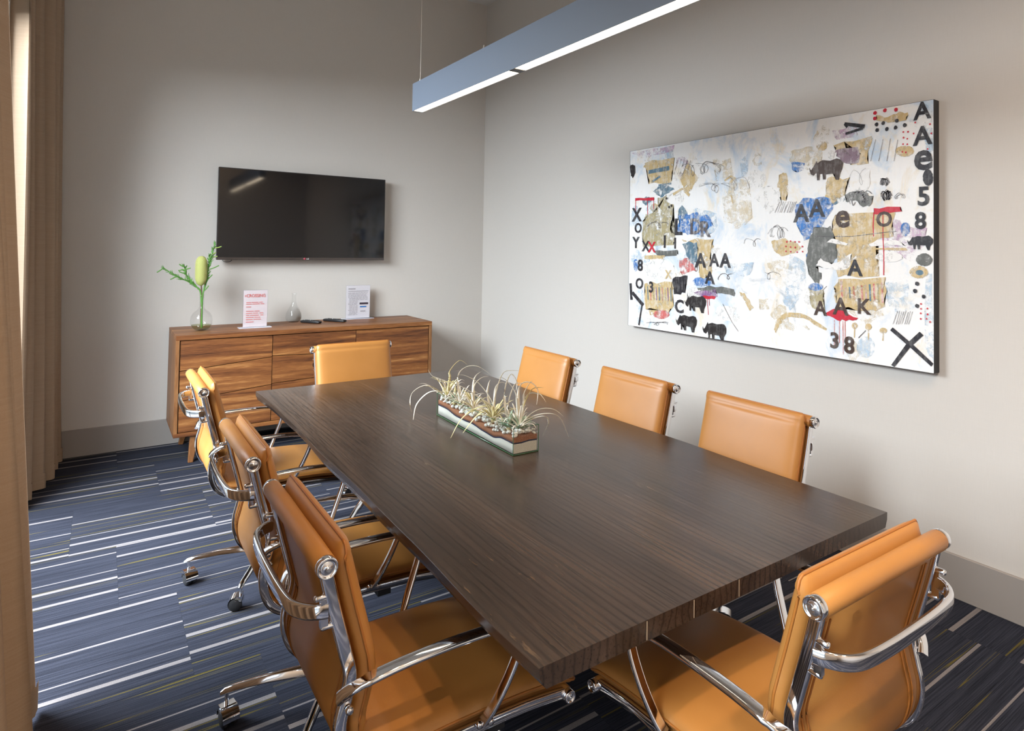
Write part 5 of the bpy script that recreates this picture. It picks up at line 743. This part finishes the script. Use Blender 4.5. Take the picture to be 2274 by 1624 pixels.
def text_mesh(body, size, bold=0.0):
    cu = bpy.data.curves.new('lettering', 'FONT'); cu.body = body; cu.size = size; cu.align_x = 'LEFT'; cu.offset = bold; cu.resolution_u = 3
    o = bpy.data.objects.new('lettering', cu); COL.objects.link(o); bpy.context.view_layer.update()
    me = bpy.data.meshes.new_from_object(o.evaluated_get(bpy.context.evaluated_depsgraph_get())); bpy.data.objects.remove(o); bpy.data.curves.remove(cu)
    return me
def place_text(body, size, x, z, y, m, parent, name, bold=0.0, fitw=None):
    me = text_mesh(body, size, bold); xs = [v.co.x for v in me.vertices]
    k = fitw/(max(xs) - min(xs)) if fitw else 1
    me.transform(Matrix.Translation((x, y, z)) @ Matrix.Rotation(math.pi/2, 4, 'X') @ Matrix.Diagonal((k, 1, 1, 1)))
    me.materials.clear(); me.materials.append(m); return link(name, me, m, parent)
REDINK = mat('red_ink', (0.62,0.16,0.15), 0.7); GREYINK = mat('grey_ink', (0.34,0.32,0.34), 0.7); DARKINK = mat('dark_ink', (0.05,0.035,0.05), 0.7); BLUEINK = mat('blue_ink', (0.03,0.17,0.47), 0.6); SILVERINK = mat('pale_lettering', (0.55,0.55,0.57), 0.4)
def sign(name, x0, x1, y, h, label, paper):
    w = x1 - x0; r = tag(empty(name, ((x0+x1)/2, y, ST)), label, 'sign')
    a = MB(); a.box((-w/2,-.0035,.003), (w/2,-.0015,h)); a.box((-w/2,.0015,.003), (w/2,.0035,h)); a.build('acrylic_sleeve', ACRYLIC, r)
    MB().box((-w/2-.026,-.035,0), (w/2+.026,.040,.003)).build('acrylic_foot', mat('acrylic_foot', (0.66,0.68,0.78), 0.15, spec=0.6), r)
    return r, MB().box((-w/2+.004,-.0012,.006), (w/2-.002,.0012,h-.004)).build('printed_sheet', paper, r)
s1, pg = sign('sign_holder', -2.162, -1.994, -.31, .275, 'acrylic sign holder with a pinkish sheet of red print beside the vase', mat('pink_paper', (0.74,0.66,0.63), 0.7))
yy = -.0040
place_text('CROSSING', .032, -.062, .222, yy, REDINK, pg, 'lettering', .0006, .128)
place_text('x', .026, -.072, .226, yy, REDINK, pg, 'lettering', .0006, .010)
ln = MB()
for z, xs in ((.182,[(-.062,-.03),(-.026,.02),(.025,.05)]), (.170,[(-.062,-.025),(-.02,.03),(.035,.06)]), (.150,[(-.062,-.03)]), (.118,[(-.062,-.01),(-.005,.03)]), (.103,[(-.062,-.02),(-.015,.02),(.03,.055)]), (.088,[(-.062,-.04),(-.035,.025),(.035,.055)]), (.073,[(-.062,-.01),(-.005,.035)]), (.058,[(-.062,-.015),(-.01,.04)]), (.040,[(-.062,-.01)])):
    for a, b in xs: ln.box((a, yy-.0002, z), (b, yy, z+.0042))
ln.build('print_lines', REDINK, pg)
s2, pg = sign('sign_holder', -1.340, -1.135, -.085, .280, 'acrylic sign holder with a white sheet of grey print and a blue bar', PAPER)
ln = MB(); rq = random.Random(12)
ln.box((-.085,yy-.0002,.246),(-.025,yy,.254)); ln.box((-.085,yy-.0002,.228),(.085,yy,.232))
z = .214
while z > .03:
    x = -.085 + (.01 if rq.random() < .4 else 0); xm = .08 if z > .15 else -.005
    while x < xm - .01:
        w = rq.uniform(.012,.035); ln.box((x,yy-.0002,z),(min(x+w, xm),yy,z+.0028)); x += w + .005
    z -= .0095
ln.build('print_lines', GREYINK, pg)
MB().box((.012,yy-.0003,.118),(.085,yy,.134)).build('colour_strip', DARKINK, pg); MB().box((.016,yy-.0003,.094),(.070,yy,.104)).build('colour_strip', BLUEINK, pg); MB().box((.020,yy-.0003,.058),(.062,yy,.066)).build('colour_strip', GREYINK, pg)

for (x, y, rz, L, lab) in ((-1.655, -.225, -52, .17, 'black remote control lying beside the carafe'), (-1.468, -.215, -55, .20, 'longer black remote control lying below the white sign')):
    r = tag(empty('remote_control', (x, y, ST), math.radians(rz)), lab, 'remote control', 'remote controls on the sideboard')
    mb = MB(); mb.loft([[Vector((u, a, b + .0105)) for a, b in rrect(w, hgt, .006)] for u, w, hgt in ((-L/2,.038,.012),(-L/2+.01,.046,.020),(0,.044,.021),(L/2-.01,.046,.020),(L/2,.038,.012))], 0, True)
    bd = mb.build('case', BLACK, r)
    for i in range(8):
        for j in range(3):
            MB().box((-L/2+.022+i*.017, -.013+j*.011, .020), (-L/2+.031+i*.017, -.007+j*.011, .0228)).build('button', SILVERINK if (i, j) in ((0,1),(3,1)) else mat('button_grey', (0.12,0.12,0.13), 0.5) if False else RUBBER, r)

# ------------------------------------------------------------------ television
tv = tag(empty('television', (-1.671, -.090, 1.678)), 'wall mounted black flat screen television above the sideboard', 'television'); tv.rotation_euler = (math.radians(-0.3), 0, 0)
TW, TH = 1.288, .692
MB().box((-TW/2,-.012,-TH/2),(TW/2,.024,TH/2)).build('bezel', BEZEL, tv, bevel=.003)
MB().box((-TW/2+.008,-.0135,-TH/2+.022),(TW/2-.008,-.0118,TH/2-.008)).build('screen', SCREEN, tv)
MB().box((-TW/2+.002,-.0145,-TH/2+.002),(TW/2-.002,-.0118,-TH/2+.018)).build('lower_trim', mat('tv_lower_trim', (0.10,0.085,0.08), 0.2, 0.7), tv)
MB().box((-.40,.024,-.24),(.40,.052,.20)).build('rear_housing', BLACK, tv, bevel=.008)
MB().box((-.20,.052,-.14),(.20,.083,.14)).build('wall_bracket', BLACK, tv)
lg = MB().lathe([(.001,0),(.0085,0),(.0085,.0015),(.001,.0015)], 16, 0, Matrix.Translation((-.014,-.0145,-TH/2+.010)) @ Matrix.Rotation(math.pi/2, 4, 'X')).build('logo_disc', mat('logo_red', (0.42,0.06,0.09), 0.4), tv)
place_text('LG', .016, 0, -TH/2+.004, -.0150, SILVERINK, tv, 'logo_lettering', .0004)
MB().tube(catmull([(-.60,.03,-TH/2+.005),(-.59,.03,-TH/2-.012),(-.565,.03,-TH/2-.017),(-.54,.03,-TH/2-.010),(-.53,.03,-TH/2+.01)], 5), .0022, 6).build('cable', BLACK, tv)

# ------------------------------------------------------------------ pendant lamp
LX, LY0, LY1, LZ, LW, LH = -1.625, -4.11, -2.105, 2.185, .058, .150
lamp = tag(empty('linear_pendant_lamp', (LX, (LY0+LY1)/2, LZ)), 'long slate grey linear pendant lamp hanging over the table, lit', 'lamp')
hl = (LY1-LY0)/2; b = MB()
b.box((-LW/2,-hl,0),(-LW/2+.003,hl,LH)); b.box((LW/2-.003,-hl,0),(LW/2,hl,LH)); b.box((-LW/2+.003,-hl,.02),(LW/2-.003,hl,LH)); b.box((-LW/2+.003,-hl,0),(LW/2-.003,-hl+.012,.02)); b.box((-LW/2+.003,hl-.012,0),(LW/2-.003,hl,.02))
b.build('housing', FIXTURE, lamp)
MB().box((-LW/2+.003,-.022,.0),(LW/2-.003,.022,.02)).build('joint_bar', mat('joint_bar', (0.05,0.05,0.055), 0.5), lamp)
for a, c in ((-hl+.012,-.022),(.022,hl-.012)): MB().box((-LW/2+.004,a,.003),(LW/2-.004,c,.016)).build('diffuser', DIFFUSER, lamp)
STEEL = mat('steel_wire', (0.62,0.58,0.52), 0.35, 0.5)
for y in (hl-.035, -hl+.035):
    MB().tube([(0,y,LH),(0,y,ZC-LZ)], .0016, 6, up=Vector((1,0,0))).build('suspension_wire', STEEL, lamp)
    MB().lathe([(.001,LH),(.007,LH),(.006,LH+.022),(.003,LH+.03),(.001,LH+.031)], 10, 0, Matrix.Translation((0,y,0))).build('wire_gripper', STEEL, lamp)
    MB().lathe([(.001,ZC-LZ-.02),(.03,ZC-LZ-.015),(.03,ZC-LZ),(.001,ZC-LZ)], 16, 0, Matrix.Translation((0,y,0))).build('ceiling_cup', FIXTURE, lamp)
MB().lathe([(.001,LH),(.006,LH),(.006,LH+.012),(.003,LH+.03),(.001,LH+.031)], 10, 0, Matrix.Translation((0,-2.829-(LY0+LY1)/2,0))).build('feed_gland', STEEL, lamp)

# ------------------------------------------------------------------ painting
PY0, PZ0, CW, CH, CD = -2.106, .940, 1.92, 1.19, .048
pic = tag(empty('abstract_painting', (-.052, PY0, PZ0)), 'large abstract canvas with letters, red drips and dark animal stencils', 'painting')
# canvas coordinates: a runs to the viewer's right (-y), b runs up
def cv(a, b, d=0): return Vector((-d, -a, b))
cb = MB(); cb.box((0, -CW, 0), (CD, 0, CH)); canvas = cb.build('canvas', canvas_mat(), pic)
ed = MB(); E = .0012
ed.box((-E,-CW-E,0),(CD,-CW,CH)); ed.box((-E,0,0),(CD,E,CH)); ed.box((-E*.5,-CW,-E),(CD,0,0)); ed.box((-E*.5,-CW,CH),(CD,0,CH+E))
ed.build('painted_edge', mat('canvas_edge', (0.025,0.024,0.028), 0.6), pic)
PC = dict(tan=(0.60,0.45,0.22), olive=(0.42,0.36,0.20), white=(0.86,0.85,0.83), paleblue=(0.50,0.66,0.82), blue=(0.035,0.19,0.55), teal=(0.10,0.19,0.26), grey=(0.13,0.135,0.125), rose=(0.62,0.16,0.15), ink=(0.022,0.020,0.026), purple=(0.26,0.12,0.30), red=(0.56,0.012,0.035), sand=(0.76,0.65,0.46), black=(0.016,0.012,0.012), violet=(0.62,0.42,0.60), mauve=(0.25,0.17,0.22), brown=(0.055,0.028,0.018), charcoal=(0.10,0.09,0.10))
WEAR = dict(white=.2, paleblue=.85, blue=.6, sand=.85, violet=.8, tan=.45, olive=.55, rose=.6, purple=.5, black=.08, ink=.10, red=.05, brown=.12, grey=.2, charcoal=.5)
ALPHA = dict(paleblue=1.0, blue=.75, sand=1.0, violet=1.0, tan=.62, olive=.68, rose=.75, purple=.8, teal=.65, mauve=.6, grey=.3, white=.6, ink=.35, charcoal=.55, brown=.4, black=.3, red=.25)
PMAT = {k: paint_mat(k, c, WEAR.get(k, .4), ALPHA.get(k, .4)) for k, c in PC.items()}
rpnt = random.Random(21); depth = [.0004]
def nd(step=.00002):
    depth[0] += step; return depth[0]
def clampc(p): return (min(CW-.001, max(.001, p[0])), min(CH-.001, max(.001, p[1])))
def ragged(pts, k=5, amp=.010):
    o = []; n = len(pts); A = abs(sum(pts[i][0]*pts[(i+1)%n][1] - pts[(i+1)%n][0]*pts[i][1] for i in range(n)))/2
    P = sum(math.hypot(pts[i][0]-pts[(i+1)%n][0], pts[i][1]-pts[(i+1)%n][1]) for i in range(n)); amp = min(amp, .22*2*A/P, .22*P/n/k*2)
    for i, p in enumerate(pts):
        q = pts[(i+1) % len(pts)]; L = math.hypot(q[0]-p[0], q[1]-p[1])
        for j in range(k):
            t = j/k; s = amp if j else amp*.4
            o.append(clampc((p[0]+(q[0]-p[0])*t + rpnt.uniform(-s,s), p[1]+(q[1]-p[1])*t + rpnt.uniform(-s,s))))
    return o
def flat(name, polys, c, parent, step=.00002):
    bm = bmesh.new(); d = nd(step)
    for pl in polys:
        vs = [bm.verts.new(cv(a, b, d)) for a, b in pl]
        try: bm.faces.new(vs)
        except ValueError: pass
    bmesh.ops.triangulate(bm, faces=bm.faces[:])
    me = bpy.data.meshes.new(name); bm.to_mesh(me); bm.free(); return link(name, me, PMAT[c], parent)
smear = random.Random(33)
for k in range(44):                          # loose washes over the outer thirds of the canvas
    a = smear.choice((smear.uniform(.05,.62), smear.uniform(1.05,1.88), smear.uniform(.3,1.7))); b = smear.uniform(.04, 1.15); ra, rb_ = smear.uniform(.03,.11), smear.uniform(.02,.10)
    flat('paint_patch', [ragged([(a + ra*math.cos(t)*smear.uniform(.6,1.2), b + rb_*math.sin(t)*smear.uniform(.6,1.2)) for t in [i*math.pi/4 for i in range(8)]], 4, .010)], smear.choice(('paleblue','paleblue','sand','sand','white','violet','tan','teal')) if abs(a-.85) > .28 else 'white', pic)
for c, pts in PATCHES: flat('paint_patch', [ragged(pts, 4, .011 if c not in ('red',) else .006)], c, pic)
def stroke_polys(pts, w):
    out = []
    L, R = [], []
    for i, p in enumerate(pts):
        a = pts[max(i-1,0)]; b = pts[min(i+1,len(pts)-1)]; dx, dy = b[0]-a[0], b[1]-a[1]; n = math.hypot(dx,dy) or 1
        k = w/2*rpnt.uniform(.85,1.15); L.append(clampc((p[0]-dy/n*k, p[1]+dx/n*k))); R.append(clampc((p[0]+dy/n*k, p[1]-dx/n*k)))
    for i in range(len(pts)-1): out.append([L[i], L[i+1], R[i+1], R[i]])
    return out
nd(.0001); scrib = []
for c, w, pts in STROKES:
    if c == 'charcoal': scrib += stroke_polys(pts, w)
    else: flat('brush_stroke', stroke_polys(pts, w), c, pic, .000004)
flat('charcoal_scribbles', scrib, 'charcoal', pic)['kind'] = 'stuff'
nd(.0001)
for c, (a, b), r in DOTS: flat('paint_dot', [[(a + r*.95*math.cos(t*math.pi/5)*rpnt.uniform(.85,1.1), b + r*math.sin(t*math.pi/5)*rpnt.uniform(.85,1.1)) for t in range(10)]], c, pic, .000001)
RH = [(-.50,-.02),(-.46,-.12),(-.38,-.16),(-.33,-.10),(-.29,-.06),(-.27,-.22),(-.28,-.30),(-.20,-.30),(-.19,-.14),(-.12,-.14),(-.11,-.30),(-.02,-.30),(-.02,-.15),(.18,-.16),(.24,-.20),(.26,-.34),(.36,-.34),(.38,-.18),(.46,-.04),(.47,.12),(.40,.22),(.30,.25),(.10,.20),(-.10,.24),(-.20,.22),(-.28,.17),(-.30,.24),(-.35,.16),(-.42,.05),(-.47,-.02),(-.52,.07)]
nd(.0001)
for (a, b), w, c in RHINOS:
    flat('animal_stencil', [[clampc((a + x*w + rpnt.uniform(-.002,.002), b + y*w + rpnt.uniform(-.002,.002))) for x, y in RH]], c, pic, .00001)
nd(.0001)
for ch, (a, b), h, c, rot in LETTERS:
    me = text_mesh(ch, 1.0, .028); xs = [v.co.x for v in me.vertices]; ys = [v.co.y for v in me.vertices]
    k = h/(max(ys)-min(ys)); mx, my = (max(xs)+min(xs))/2, (max(ys)+min(ys))/2; d = nd(.000002)
    for v in me.vertices:
        p = clampc((a + (v.co.x-mx)*k*.95, b + (v.co.y-my)*k)); v.co = cv(p[0], p[1], d)
    me.materials.clear(); me.materials.append(PMAT[c]); link('painted_letter', me, PMAT[c], pic)
